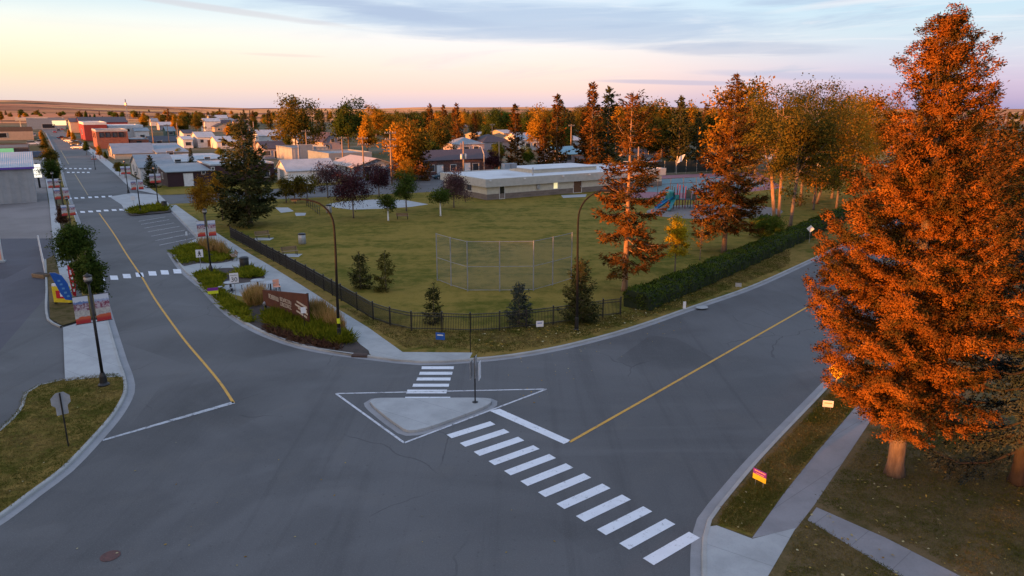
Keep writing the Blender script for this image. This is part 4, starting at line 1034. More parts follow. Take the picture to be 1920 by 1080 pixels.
def text(s, o, ux, uz, size, mat, parent, name='lettering', off=.004):
    cu = bpy.data.curves.new(name, 'FONT'); cu.body = s; cu.size = size; cu.align_x = 'CENTER'; cu.align_y = 'CENTER'; cu.extrude = .002
    tmp = link(bpy.data.objects.new(name, cu)); me = bpy.data.meshes.new_from_object(tmp.evaluated_get(bpy.context.evaluated_depsgraph_get())); bpy.data.objects.remove(tmp)
    me.materials.clear(); me.materials.append(mat); t = link(bpy.data.objects.new(name, me), parent)
    ux, uz = Vector(ux).normalized(), Vector(uz).normalized(); nn = ux.cross(uz)
    from mathutils import Matrix
    m = Matrix((ux, uz, nn)).transposed().to_4x4(); m.translation = Vector(o) + nn * off
    t.matrix_local = m
    return t

# ---- tall curved street lights
def curved_lamp(px, py, pts, label, side):
    b = P(px, py, .12); t = empty('street_light', b, label, 'street light', 'tall curved street lights')
    pole = []
    for x, y in pts: h = HT(b, y); pole.append((x, h))
    # horizontal offset of the arm along the picture's right vector, from the column at the same height
    out = [Vector((0, 0, .05))]; rr = [.105]
    for x, h in pole:
        col = pix((b.x, b.y, h))[0]; m = math.hypot(b.y, 15) / FPX
        out.append(Vector(((x - col) * m, 0, h))); rr.append(.095 - .042 * h / pole[-1][1])
    out[1].x = 0
    pl = smooth_line(out, .25)
    MB().tube(pl, list(np.linspace(.105, .048, len(pl))), 10).build('pole', M['bronze_metal'], t, True)
    MB().lathe((0, 0, .0), [(.20, 0), (.20, .05), (.14, .10), (.13, .9), (.11, .95)], 12).build('base', M['black_metal'], t)
    e = pl[-1]; hd = MB(); hd.box((e.x + side * .30, e.y, e.z - .01), (.70, .26, .10), 0, .75); hd.box((e.x + side * .36, e.y, e.z - .075), (.40, .20, .03))
    h_ = hd.build('lamp_head', M['bronze_metal'], t, bevel=.02)
    MB().box((e.x + side * .36, e.y, e.z - .098), (.34, .17, .014)).build('lens', M['lamp_glass'], h_)
    return t
l1 = curved_lamp(637, 640, [(634, 590), (631, 520), (628, 450), (624, 415), (615, 398), (600, 385), (582, 379), (566, 377)], 'tall curved street light with yellow tag rising from the planting bed', -1)
MB().tube([(0, 0, 1.25), (0, 0, 1.60)], .112, 12).build('tag', M['tagyellow'], l1)
curved_lamp(1081, 619, [(1082, 560), (1083, 480), (1084, 420), (1087, 398), (1096, 380), (1110, 368), (1126, 361)], 'tall curved street light standing by the fence under the ragged spruce', 1)

# ---- ornamental lamp posts with pairs of banners
BAN = 0 and [pm('banner_' + n, c, tuple(x * .8 for x in c), 6, .7) for n, c in (('sky', (.42, .50, .68)), ('cloud', (.62, .62, .66)), ('mauve', (.34, .14, .20)), ('wine', (.25, .05, .09)), ('sand', (.52, .47, .42)), ('pale', (.60, .58, .54)), ('orange', (.62, .12, .05)), ('red', (.50, .03, .03)))]
def banner_mesh(mb, x0, x1, z0, z1, seed):
    rg = random.Random(seed); nx, nz = 6, 12
    for i in range(nx):
        for j in range(nz):
            f = (j + .5) / nz + .05 * math.sin(i * 1.3 + seed)
            if f < .14: k = 7 if rg.random() < .75 else 1
            elif f < .26: k = 6
            elif f < .52: k = rg.choice([4, 5, 5, 4, 0])
            elif f < .74: k = rg.choice([2, 3, 2, 4, 3])
            elif f < .86: k = rg.choice([0, 0, 2])
            else: k = rg.choice([1, 1, 0])
            a, b = x0 + (x1 - x0) * i / nx, x0 + (x1 - x0) * (i + 1) / nx; c, d = z0 + (z1 - z0) * j / nz, z0 + (z1 - z0) * (j + 1) / nz
            mb.cur = k; mb.add([(a, -.006, c), (b, -.006, c), (b, -.006, d), (a, -.006, d), (a, .006, c), (b, .006, c), (b, .006, d), (a, .006, d)], [(0, 1, 2, 3), (7, 6, 5, 4)])
def banner_mat(name, z0, z1, seed):
    m, t, b = new_mat(name); tc = t.node('ShaderNodeTexCoord').outputs['Object']; se = t.node('ShaderNodeSeparateXYZ'); t.put(se.inputs[0], tc)
    off = t.vm('ADD', tc, (seed * 7.3, 0, seed * 3.1)); n = t.noise(off, 1.7, 3, .6); n2 = t.noise(off, 6.5, 3, .65)
    f = t.m('DIVIDE', t.m('SUBTRACT', se.outputs[2], z0), z1 - z0)
    sw = t.m('ADD', f, t.m('MULTIPLY', t.m('SUBTRACT', n, .5), .30)); sw2 = t.m('ADD', f, t.m('MULTIPLY', t.m('SUBTRACT', n2, .5), .22))
    col = t.mix(t.ss(sw2, .80, .84), (.10, .17, .36, 1) if seed < 0 else (.30, .36, .50, 1), (.52, .55, .62, 1))
    town = t.mix(t.ss(n2, .42, .58), (.17, .06, .09, 1) if seed < 0 else (.20, .035, .07, 1), (.40, .34, .37, 1))
    col = t.mix(t.ss(sw2, .76, .70), col, town)
    col = t.mix(t.ss(sw, .50, .46), col, t.mix(t.ss(n2, .4, .62), (.46, .44, .40, 1), (.33, .30, .29, 1)))
    col = t.mix(t.ss(sw, .26, .22), col, t.mix(t.ss(f, .08, .2), (.36, .018, .022, 1), (.50, .09, .035, 1)))
    t.put(b.inputs['Base Color'], col); b.inputs['Roughness'].default_value = .6
    return m
def banner_lamp(px, py, pt, label, banners=(3.0, 4.5), z=.12, proto=[]):
    b = P(px, py, z); H = HT(b, pt) - z; u = face_cam(b); rz = math.atan2(u.y, u.x) + .10
    if proto:
        t = copy_tree(proto[0]); t.location = b; t['label'] = label; t.rotation_euler.z = rz; t.scale = (H / proto[1],) * 3; return t
    t = empty('lamp_post', b, label, 'lamp post', 'black lamp posts with picture banners', rz)
    MB().lathe((0, 0, 0), [(.30, 0), (.30, .06), (.20, .16), (.17, .55), (.12, .70), (.105, .75)], 12).build('base', M['black_metal'], t)
    MB().tube([(0, 0, .7), (0, 0, H * .5), (0, 0, H - .55)], [.085, .075, .062], 10).build('pole', M['black_metal'], t, True)
    lan = MB(); lan.lathe((0, 0, H - .58), [(.07, 0), (.12, .06), (.20, .16), (.20, .20)], 12).build('lantern', M['black_metal'], t, True)
    ln_ = [o for o in t.children if o.name.startswith('lantern')][0]
    MB().lathe((0, 0, H - .40), [(.19, .02), (.21, .10), (.19, .20), (.10, .26)], 12).build('globe', M['lamp_glass'], ln_, True)
    MB().lathe((0, 0, H - .16), [(.22, 0), (.20, .06), (.05, .14), (.02, .2)], 12).build('cap', M['black_metal'], ln_, True)
    for zz in banners:
        for s in (-1, 1): MB().tube([(s * .06, 0, zz), (s * .88, 0, zz)], .018, 6).build('banner_arm', M['black_metal'], t)
    for s in (-1, 1):
        bm = MB(); x0, x1 = (.14, .84) if s > 0 else (-.84, -.14)
        a_, c_ = banners[0] + .02, banners[1] - .02; bm.add([(x0, 0, a_), (x1, 0, a_), (x1, 0, c_), (x0, 0, c_)], [(0, 1, 2, 3)]); sd = (o_ := bm.build('banner', banner_mat('banner_' + str(s), a_, c_, s), t)).modifiers.new('thick', 'SOLIDIFY'); sd.thickness = .012
    if not proto: proto.extend([t, H])
    return t
_b = P(195, 722, .12); banner_lamp(195, 722, 513, 'black lamp post with two colourful banners at the grass island corner', (HT(_b, 604) - .12, HT(_b, 553) - .12))
for px, py, pt, lab in ((137, 452, 368, 'banner lamp post rising between the two near street trees'), (125, 424, 335, 'banner lamp post beside the crossing blocks on the left sidewalk'),
                        (396, 511, 391, 'banner lamp post in the bed next to the walking sign'), (264, 400, 322, 'banner lamp post in the small far bed'),
                        (297, 384, 312, 'banner lamp post at the side street corner before the dark conifer'), (241, 362, 300, 'banner lamp post on the far corner across the side street'),
                        (179, 318, 285, 'small distant banner lamp post by the yellow street tree'), (108, 392, 322, 'banner lamp post half hidden by the far left street trees')):
    banner_lamp(px, py, pt, lab)

# ---- iron fence: one thing, posts and panels are parts
def build_fence():
    pp = pxs([(433, 446), (468, 465), (502, 484), (538, 504), (575, 525), (608, 545), (640, 564), (670, 582), (700, 600), (732, 611), (772, 620), (829, 621), (882, 623), (937, 620), (987, 615), (1037, 609), (1085, 602), (1130, 595), (1163, 591)], .12)
    o = pp[0].copy(); t = empty('iron_fence', o, 'black iron picket fence curving round the corner of the park lawn', 'fence')
    q = [p - o for p in pp]; dense = []
    for a, b in zip(q, q[1:]):
        n = max(1, round((b - a).length / 2.4)); dense += [a.lerp(b, i / n) for i in range(n)]
    dense.append(q[-1]); h = 1.30
    pm_ = MB().box((0, 0, h / 2 + .05), (.095, .095, h + .1)); pm_.box((0, 0, h + .115), (.115, .115, .03))
    p0 = pm_.build('fence_post', M['black_metal'], t); p0.location = dense[0]
    for a in dense[1:]:
        c = p0.copy(); link(c, t); c.location = a
    for a, b in zip(dense, dense[1:]):
        mb = MB(); d = (b - a); L = d.length; d.normalize()
        for z in (.18, h - .22, h - .02): mb.bar(a + UP * z + d * .04, b + UP * z - d * .04, .045, .045)
        k = max(2, int(L / .11))
        for i in range(1, k):
            c = a + d * (L * i / k); mb.bar(c + UP * .06, c + UP * (h - .02), .028, .028)
        mb.build('fence_panel', M['black_metal'], t)
build_fence()

# ---- chain-link backstop
M['galv_dark'] = pm('galvanised_dull', (.30, .305, .32), (.22, .225, .24), 3, .6, 0, .2)
def build_backstop():
    m, t_, b_ = new_mat('chain_link'); t_.n.remove(b_)
    out = [n for n in t_.n if n.type == 'OUTPUT_MATERIAL'][0]
    d = t_.node('ShaderNodeBsdfDiffuse'); d.inputs[0].default_value = (.26, .26, .27, 1); tr = t_.node('ShaderNodeBsdfTransparent'); mx = t_.node('ShaderNodeMixShader')
    g = t_.node('ShaderNodeTexCoord').outputs['Object']; n = t_.noise(g, .6, 3, .6)
    t_.put(mx.inputs[0], t_.m('MULTIPLY_ADD', n, .10, .13)); t_.l.new(tr.outputs[0], mx.inputs[1]); t_.l.new(d.outputs[0], mx.inputs[2]); t_.l.new(mx.outputs[0], out.inputs[0])
    pts = pxs([(820, 526), (846, 536), (877, 546), (937, 546), (1000, 545), (1036, 535), (1071, 524)], .12); o = pts[3].copy()
    t = empty('backstop', o, 'tall chain-link ball backstop standing on the lawn', 'backstop')
    H = HT(pts[3], 453) - .12
    q = [p - o for p in pts]
    p0 = MB().tube([(0, 0, 0), (0, 0, H + .05)], .045, 8).build('post', M['galv_dark'], t); p0.location = q[0]
    for a in q[1:]: c = p0.copy(); link(c, t); c.location = a
    for a, b in zip(q, q[1:]):
        mb = MB()
        for z in (.10, H * .5, H): MB().tube([a + UP * z, b + UP * z], .022, 6).build('rail', M['galv_dark'], t)
        pn = MB(); pn.add([a + UP * .1, b + UP * .1, b + UP * H, a + UP * H], [(0, 1, 2, 3)]); pn.build('mesh_panel', m, t)
build_backstop()

# ---- signs
def post_sign(name, px, py, ptop, label, cat, plates, post='galv', z=.12, rot=0.0, pw=.045, group=None, py_=.03):
    """plates: (name, outline pts in (x,z) metres from the top, material, offset) ; text tuples follow"""
    b = P(px, py, z); H = HT(b, ptop) - z; u = face_cam(b); rz = math.atan2(u.y, u.x) + rot
    t = empty(name, b, label, cat, group, rz)
    MB().tube([(0, py_, 0), (0, py_, H - .05)], pw / 2 + .004, 6).build('post', M[post], t)
    for nm, pts, mt, off in plates:
        mb = MB(); mb.panel((0, -.004 - off, H), (1, 0, 0), (0, 0, 1), pts, .012); mb.build(nm, M[mt], t)
    return t, H
def rect(w, h, top=0.0): return [(-w / 2, top - h), (w / 2, top - h), (w / 2, top), (-w / 2, top)]
def octo(r, cz): return [(r * math.cos(math.pi / 8 + k * math.pi / 4), cz + r * math.sin(math.pi / 8 + k * math.pi / 4)) for k in range(8)]
t, H = post_sign('speed_sign', 443, 564, 512, 'white speed limit sign reading 30 in the planting bed', 'speed sign', [('sign_face', rect(.66, .80), 'sign_white', 0)])
text('30', (0, -.022, H - .54), (1, 0, 0), UP, .50, M['sign_black'], t); text('MAXIMUM', (0, -.022, H - .19), (1, 0, 0), UP, .115, M['sign_black'], t)
t, H = post_sign('walking_sign', 378, 513, 468, 'white sign with black walking figure before the street crossing', 'sign', [('sign_face', rect(.62, .72), 'sign_white', 0)])
mb = MB(); mb.panel((0, -.0265, H), (1, 0, 0), UP, [(.06 * math.cos(k), -.16 + .06 * math.sin(k)) for k in np.linspace(0, 5.9, 10)], .006)
for pts in ([(-.06, -.24), (.05, -.23), (.05, -.42), (-.05, -.42)], [(-.05, -.41), (.02, -.41), (-.09, -.62), (-.16, -.62)], [(.0, -.41), (.05, -.41), (.15, -.60), (.08, -.62)], [(.04, -.24), (.14, -.36), (.11, -.39), (.03, -.30)], [(-.06, -.24), (-.15, -.37), (-.11, -.39), (-.05, -.31)]):
    mb.panel((0, -.0265, H), (1, 0, 0), UP, pts[::-1], .006)
mb.build('pictogram', M['sign_black'], t)
post_sign('small_sign', 572, 625, 576, 'small white sign on dark post in front of the brown wooden sign', 'sign', [('sign_face', rect(.34, .42), 'sign_white', 0)], post='bronze_metal')
post_sign('stop_sign', 128, 836, 734, 'stop sign seen from its grey back on the grass island', 'stop sign', [('sign_back', octo(.40, -.42), 'tan_sign', 0), ('lower_plate', rect(.46, .40, -.70), 'tan_sign', .014)], post='black_metal', rot=.1, py_=-.06, pw=.06)
t, H = post_sign('sign_post', 883, 661, 586, 'thin brown signpost at the park corner ramp, sign seen edge-on', 'sign', [('sign_face', rect(.45, .55), 'bronze_metal', 0)], post='bronze_metal', rot=1.52)
t, H = post_sign('island_sign', 892, 754, 666, 'pole on the traffic island with paired signs seen edge-on', 'sign', [('sign_face', rect(.50, 1.15, -.05), 'tan_sign', .02), ('sign_face', rect(.55, .95, -.35), 'sign_white', .22), ('sign_back', rect(.55, .95, -.30), 'tan_sign', -.22)], post='black_metal', z=.15, rot=1.35, pw=.07)
MB().lathe((0, .03, 0), [(.16, 0), (.16, .02), (.05, .05)], 10).build('base', M['black_metal'], t)
dia = lambda r: [(0, -2 * r), (r, -r), (0, 0), (-r, -r)]
post_sign('diamond_sign', 1517, 455, 422, 'white diamond sign seen from behind beside the hedge', 'sign', [('sign_face', dia(.42), 'sign_white', 0)])
t, H = post_sign('warning_sign', 1565, 742, 678, 'yellow diamond warning sign half hidden by the spruce', 'sign', [('sign_face', dia(.50), 'sign_yellow', 0)], post='wood_pole', pw=.09)
post_sign('parking_sign', 352, 461, 434, 'thin parking sign at the last angled stall', 'sign', [('sign_face', rect(.30, .45), 'sign_white', 0)], post='galv', rot=.9)
post_sign('corner_sign', 252, 392, 368, 'white sign on the pale far corner crossing', 'sign', [('sign_face', rect(.6, .6), 'sign_white', 0)])
post_sign('street_sign', 112, 372, 343, 'white sign among the left street trees', 'sign', [('sign_face', rect(.7, .8), 'sign_white', 0)])
def yard_sign(px, py, w, h, zt, mats, label, rot=0.0, stripes=()):
    b = P(px, py, .12); u = face_cam(b); t = empty('yard_sign', b, label, 'yard sign', 'small yard signs on wire legs', math.atan2(u.y, u.x) + rot)
    for x in (-w * .3, w * .3): MB().tube([(x, 0, 0), (x, 0, zt)], .008, 5).build('leg', M['galv'], t)
    mb = MB(); k = len(mats)
    for i, m_ in enumerate(mats):
        mb.cur = i; mb.panel((0, -.01, zt - h * (i + 1) / k), (1, 0, 0), UP, [(-w / 2, 0), (w / 2, 0), (w / 2, h / k), (-w / 2, h / k)], .02)
    o = mb.build('sign_face', [M[m_] for m_ in mats], t)
    for z0, z1, x0, x1, m_ in stripes:
        MB().panel((0, -.0305, zt), (1, 0, 0), UP, [(x0, z0), (x1, z0), (x1, z1), (x0, z1)], .003).build('lettering', M[m_], o)
    return t
M['salmon'] = pm('salmon', (.75, .36, .24), (.65, .3, .2), 9, .6)
yard_sign(1423, 912, .62, .46, .72, ['purple', 'flagyellow'], 'purple and yellow yard sign by the near right kerb', -.6, [(-.09, -.05, -.24, .26, 'salmon'), (-.19, -.165, -.18, .2, 'salmon')])
yard_sign(1551, 770, .50, .34, .55, ['sign_white'], 'white yard sign in the grass below the warning sign', .2, [(-.16, -.10, -.18, .18, 'salmon')])
yard_sign(401, 562, .80, .50, 1.0, ['purple', 'tagyellow'], 'purple over yellow yard sign in the bed along the left street')
yard_sign(826, 640, .62, .48, .60, ['blue'], 'blue yard sign outside the black fence', -.3, [(-.20, -.12, -.2, .2, 'sign_white')])
yard_sign(1012, 615, .52, .42, .52, ['sign_white'], 'white yard sign outside the fence between its twin conifers', .2, [(-.18, -.12, -.18, .16, 'blue')])
yard_sign(1283, 580, .22, .55, .62, ['sign_white'], 'narrow white marker board below the hedge')
yard_sign(1384, 541, .50, .34, .50, ['tan_sign'], 'greyish yard sign in the middle of the hedge verge')
yard_sign(1627, 412, .8, .4, .6, ['tagyellow'], 'yellow-green yard sign at the far end of the hedge')
sheet('utility_cover', pxs(ellipse(1316, 576, 12, 3, 16), .13), .13, M['concrete_x'], 'flat pale utility slab in the verge below the hedge', 'utility cover')

# ---- long brown welcome sign
def build_welcome():
    a, b = P(497, 577, .13), P(582, 612, .13); d = (b - a); L = d.length; d.normalize(); h0, h1 = HT(a, 543) - .13, HT(b, 551) - .13
    t = empty('welcome_sign', a, 'long rust-brown sign wall with cream lettering and mountain mark', 'sign wall')
    pn = MB(); pn.panel((0, 0, 0), d, UP, [(0, .30), (L, .20), (L, h1), (0, h0)], .10); pn.build('board', M['rust_sign'], t)
    for x, hh in ((.1, h0 * .98), (L - .1, h1 + .02)):
        q = d * x; MB().bar(q + UP * 0, q + UP * hh, .14, .14).build('post', M['bronze_metal'], t)
    # lettering reduced to the strokes the photo shows: two words over one, then the slanted mark
    lt = MB(); rg = random.Random(4)
    def word(x0, x1, z0, z1, n):
        w = (x1 - x0) / n
        for i in range(n):
            x = x0 + w * i; k = rg.randrange(4); s = w * .16
            lt.panel(Vector(), d, UP, [(x, z0), (x + s, z0), (x + s, z1), (x, z1)], .02, .10)
            if k != 0: lt.panel(Vector(), d, UP, [(x + s, z1 - s), (x + w * .8, z1 - s), (x + w * .8, z1), (x + s, z1)], .02, .10)
            if k != 1: lt.panel(Vector(), d, UP, [(x + s, z0), (x + w * .8, z0), (x + w * .8, z0 + s), (x + s, z0 + s)], .02, .10)
            if k != 2: lt.panel(Vector(), d, UP, [(x + w * .62, z0 + s), (x + w * .8, z0 + s), (x + w * .8, z1 - s), (x + w * .62, z1 - s)], .02, .10)
            if k == 3: lt.panel(Vector(), d, UP, [(x + s, (z0 + z1) / 2 - s / 2), (x + w * .62, (z0 + z1) / 2 - s / 2), (x + w * .62, (z0 + z1) / 2 + s / 2), (x + s, (z0 + z1) / 2 + s / 2)], .02, .10)
    h = (h0 + h1) / 2
    word(L * .15, L * .38, h * .52, h * .70, 9); word(L * .41, L * .66, h * .60, h * .74, 8); word(L * .41, L * .66, h * .40, h * .55, 9)
    for i, (x0, x1, z) in enumerate(((.78, .99, .74), (.74, .98, .60), (.80, .99, .50), (.76, .97, .36))):
        lt.panel(Vector(), d, UP, [(L * x0, h * (z + .05)), (L * x1, h * (z - .07)), (L * x1, h * (z + .01)), (L * x0, h * (z + .11))], .02, .10)
    lt.build('lettering', M['cream'], t)
build_welcome()

# ---- feather flags and yellow sign box
def feather(px, py, mat, lmat, label, outline, marks):
    """cloth outline surveyed in the plane that faces the viewpoint, then given its own thickness and pole"""
    b = P(px, py, .12); u = face_cam(b); t = empty('feather_flag', b, label, 'flag', None, math.atan2(u.y, u.x)); m = 1 / (pix(b + u)[0] - pix(b)[0])
    def loc(x, y): h = HT(b, y) - .12; return ((x - pix((b.x, b.y, h + .12))[0]) * m, h)
    o = [loc(*q) for q in outline]; n = len(o); area = sum(o[i][0] * o[(i + 1) % n][1] - o[(i + 1) % n][0] * o[i][1] for i in range(n))
    if area < 0: o = o[::-1]
    mb = MB(); mb.panel((0, 0, 0), (1, 0, 0), UP, o, .03); mb.build('flag_cloth', M[mat], t)
    lt = MB()
    for x, y, w, h in marks: cx, cz = loc(x, y); lt.box((cx, -.034, cz), (w * m, .006, h * m))
    lt.build('lettering', M[lmat], t)
    pl = [loc(*q) for q in outline[:5]]; MB().tube([(0, .0, 0)] + [(x, .02, z) for x, z in pl[::-1]], .018, 6).build('pole', M['galv'], t)
M['bluepale'] = pm('pale_blue_print', (.12, .30, .55), (.1, .25, .5), 8, .6)
feather(140, 575, 'blue', 'bluepale', 'blue feather flag leaning over the brown grass patch', [(94, 508), (104, 509), (116, 515), (127, 531), (138, 563), (123, 560), (113, 546), (104, 528)], [(111, 524, 5, 4), (115, 531, 5, 4), (119, 539, 5, 4), (123, 547, 5, 4), (128, 554, 5, 4)])
feather(144, 563, 'red', 'sign_white', 'red feather flag with white lettering behind the blue one', [(126, 496), (133, 500), (139, 511), (142, 530), (143, 556), (137, 553), (132, 532), (128, 512)], [(132, 510, 3, 10), (135, 522, 4, 7), (137, 533, 4, 7), (139, 544, 3, 6)])
b = P(119, 569, .12); t = empty('sign_box', b, 'yellow sign board with red square behind the blue flag', 'sign board', None, -.1)
MB().box((0, 0, .75), (1.45, .18, 1.30)).build('board', M['flagyellow'], t, bevel=.02); MB().box((.0, -.10, .75), (.85, .03, .62)).build('panel', M['red'], t)
MB().box((-.45, 0, 1.50), (.5, .16, .18)).build('topper', M['sign_white'], t)
for x in (-.6, .6): MB().box((x, 0, .05), (.08, .30, .10)).build('foot', M['black_metal'], t)
MB().box((.1, -.118, .75), (.35, .008, .30)).build('lettering', M['sign_white'], t)

# ---- white board fence / barrier of the lot, edge kiosk
a, b = P(85, 514, 0), P(74, 462, 0); t = empty('board_fence', a, 'white plank barrier between forecourt and sidewalk', 'fence'); d = b - a
L = d.length; d.normalize()
for i in range(6): MB().bar(d * (L * i / 5), d * (L * i / 5) + UP * 1.25, .10, .10).build('post', M['white'], t)
for z in (.45, .80, 1.12): MB().bar(d * -.1 + UP * z + Vector((.07, 0, 0)), d * (L + .1) + UP * z + Vector((.07, 0, 0)), .03, .26).build('board', M['white'], t)
b = P(78, 520, 0); t = empty('planter_box', b, 'low brown timber planter at the end of the white barrier', 'planter', None, rad(-20))
MB().box((0, 0, .18), (1.5, .7, .36), 0, 1.05).build('box', M['wood'], t, bevel=.02); MB().box((0, 0, .35), (1.38, .58, .06)).build('soil', M['mulch'], t)
b = P(-6, 492, 0); t = empty('pump_sign', b, 'red and cream pylon sign cut by the left picture edge', 'pylon sign', None, .4)
MB().box((0, 0, 1.6), (1.2, .35, 3.2)).build('body', M['offwhite'], t, bevel=.03); MB().box((0, -.19, 1.5), (1.0, .04, 2.4)).build('panel', M['salmon'], t); MB().box((0, 0, .08), (1.5, .6, .16)).build('base', M['concrete_x'], t)

# ---- benches, bins, tables
def bench(px, py, label, rz, proto=[]):
    b = P(px, py, .12)
    if proto: t = copy_tree(proto[0]); t.location = b; t.rotation_euler.z = rz; t['label'] = label; return t
    t = empty('park_bench', b, label, 'bench', 'park benches', rz)
    for k in range(4): MB().box((0, -.18 + k * .12, .46), (1.7, .10, .04)).build('seat_slat', M['wood'], t, bevel=.008)
    for k in range(3): MB().box((0, .27 + .03 * k, .60 + k * .13), (1.7, .035, .11)).build('back_slat', M['wood'], t, bevel=.008)
    for x in (-.7, .7):
        f = MB(); f.bar((x, -.2, 0), (x, -.2, .44), .05, .05); f.bar((x, .2, 0), (x, .33, .92), .05, .05); f.bar((x, -.24, .425), (x, .24, .425), .05, .03); f.build('leg', M['black_metal'], t)
    proto.append(t); return t
bench(493, 448, 'park bench on a pale pad inside the fence, farther of two', rad(35)); bench(544, 479, 'park bench on a pale pad inside the fence, nearer of two', rad(35))
bench(438, 487, 'bench beside the first planting bed on the plaza', rad(-60)); bench(755, 411, 'bench under the dark green tree at the concrete pad', rad(180))
for px, py, lab in ((493, 450, 'pale pad under the farther lawn bench'), (544, 481, 'pale pad under the nearer lawn bench')):
    c = P(px, py); sheet('bench_pad', [(c.x - 1.1, c.y - .8), (c.x + 1.1, c.y - .8), (c.x + 1.1, c.y + .8), (c.x - 1.1, c.y + .8)] if 0 else [Vector((c.x + x, c.y + y, 0)) for x, y in ((-1.1, -.8), (1.1, -.8), (1.1, .8), (-1.1, .8))], .124, M['concrete_x'], lab, 'paving')
def bin_(px, py, label, body, lid, r=.32, h=1.0):
    b = P(px, py, .13); t = empty('litter_bin', b, label, 'litter bin')
    MB().lathe((0, 0, 0), [(r * .9, 0), (r, .08), (r, h * .82), (r * .96, h * .84)], 14).build('body', M[body], t, True)
    MB().lathe((0, 0, h * .84), [(r * 1.06, 0), (r * 1.06, .08), (r * .8, .16), (r * .3, .2)], 14).build('lid', M[lid], t, True)
bin_(567, 457, 'grey concrete litter bin with black lid on the lawn', 'galv', 'black_metal', .42, 1.25); bin_(617, 399, 'grey litter bin at the left tip of the concrete pad', 'galv', 'black_metal', .42, 1.25)
bin_(459, 504, 'black rounded litter bin on the plaza', 'black_metal', 'black_metal', .42, 1.2); bin_(309, 391, 'black litter bin at the far sidewalk corner', 'black_metal', 'black_metal', .4, 1.2)
b = P(497, 579, .13); t = empty('sign_spotlight', b, 'small grey spotlight standing before the brown sign', 'spotlight'); MB().tube([(0, 0, 0), (0, 0, .35)], .04, 8).build('stem', M['black_metal'], t); MB().tube([(0, -.14, .38), (0, .16, .50)], [.12, .10], 10).build('lamp_housing', M['galv'], t)
def picnic(px, py, label, rz, proto=[]):
    b = P(px, py, .13)
    if proto: t = copy_tree(proto[0]); t.location = b; t.rotation_euler.z = rz; t['label'] = label; return t
    t = empty('picnic_table', b, label, 'picnic table', 'metal picnic tables on the plaza', rz)
    MB().lathe((0, 0, .72), [(.55, 0), (.57, .02), (.55, .04)], 20).build('tabletop', M['galv'], t); MB().tube([(0, 0, 0), (0, 0, .72)], .06, 8).build('leg', M['black_metal'], t)
    for k in range(4):
        a = k * math.pi / 2; c = (math.cos(a) * .85, math.sin(a) * .85)
        s = MB().lathe((c[0], c[1], .43), [(.19, 0), (.19, .03)], 12); s.build('seat', M['galv'], t); MB().tube([(c[0], c[1], .02), (c[0], c[1], .44)], .03, 6).build('seat_leg', M['black_metal'], t)
    MB().lathe((0, 0, 0), [(.35, 0), (.35, .02)], 12).build('base', M['black_metal'], t)
    proto.append(t); return t
picnic(484, 541, 'round metal picnic table behind the tan grass', .3); picnic(508, 545, 'round metal picnic table next to the brown sign end', .9); picnic(434, 545, 'round metal picnic table behind the speed sign', .5)
b = P(520, 547, .13); t = empty('plaza_chair', b, 'pinkish plaza chair behind the brown sign', 'chair', None, .6)
MB().box((0, 0, .45), (.5, .5, .05)).build('seat', M['salmon'], t); MB().box((0, .24, .75), (.5, .05, .55)).build('backrest', M['salmon'], t)
for x, y in ((-.2, -.2), (.2, -.2), (.2, .2), (-.2, .2)): MB().bar((x, y, 0), (x, y, .43), .04, .04).build('leg', M['black_metal'], t)
# dog-run fence by the slabs, flower pot
a, b2 = P(575, 386, .12), P(600, 404, .12); t = empty('low_fence', a, 'short dark railing beside the small slabs on the lawn', 'fence'); d = b2 - a; L = d.length; d.normalize()
for i in range(7): MB().bar(d * L * i / 6, d * L * i / 6 + UP * 1.3, .06, .06).build('post', M['black_metal'], t)
for z in (.25, .75, 1.22): MB().bar(UP * z, d * L + UP * z, .03, .05).build('rail', M['black_metal'], t)

W_DARK = pm('dull_steel', (.10, .10, .105), (.07, .07, .075), 3, .7, 0, 0, spec=.2)
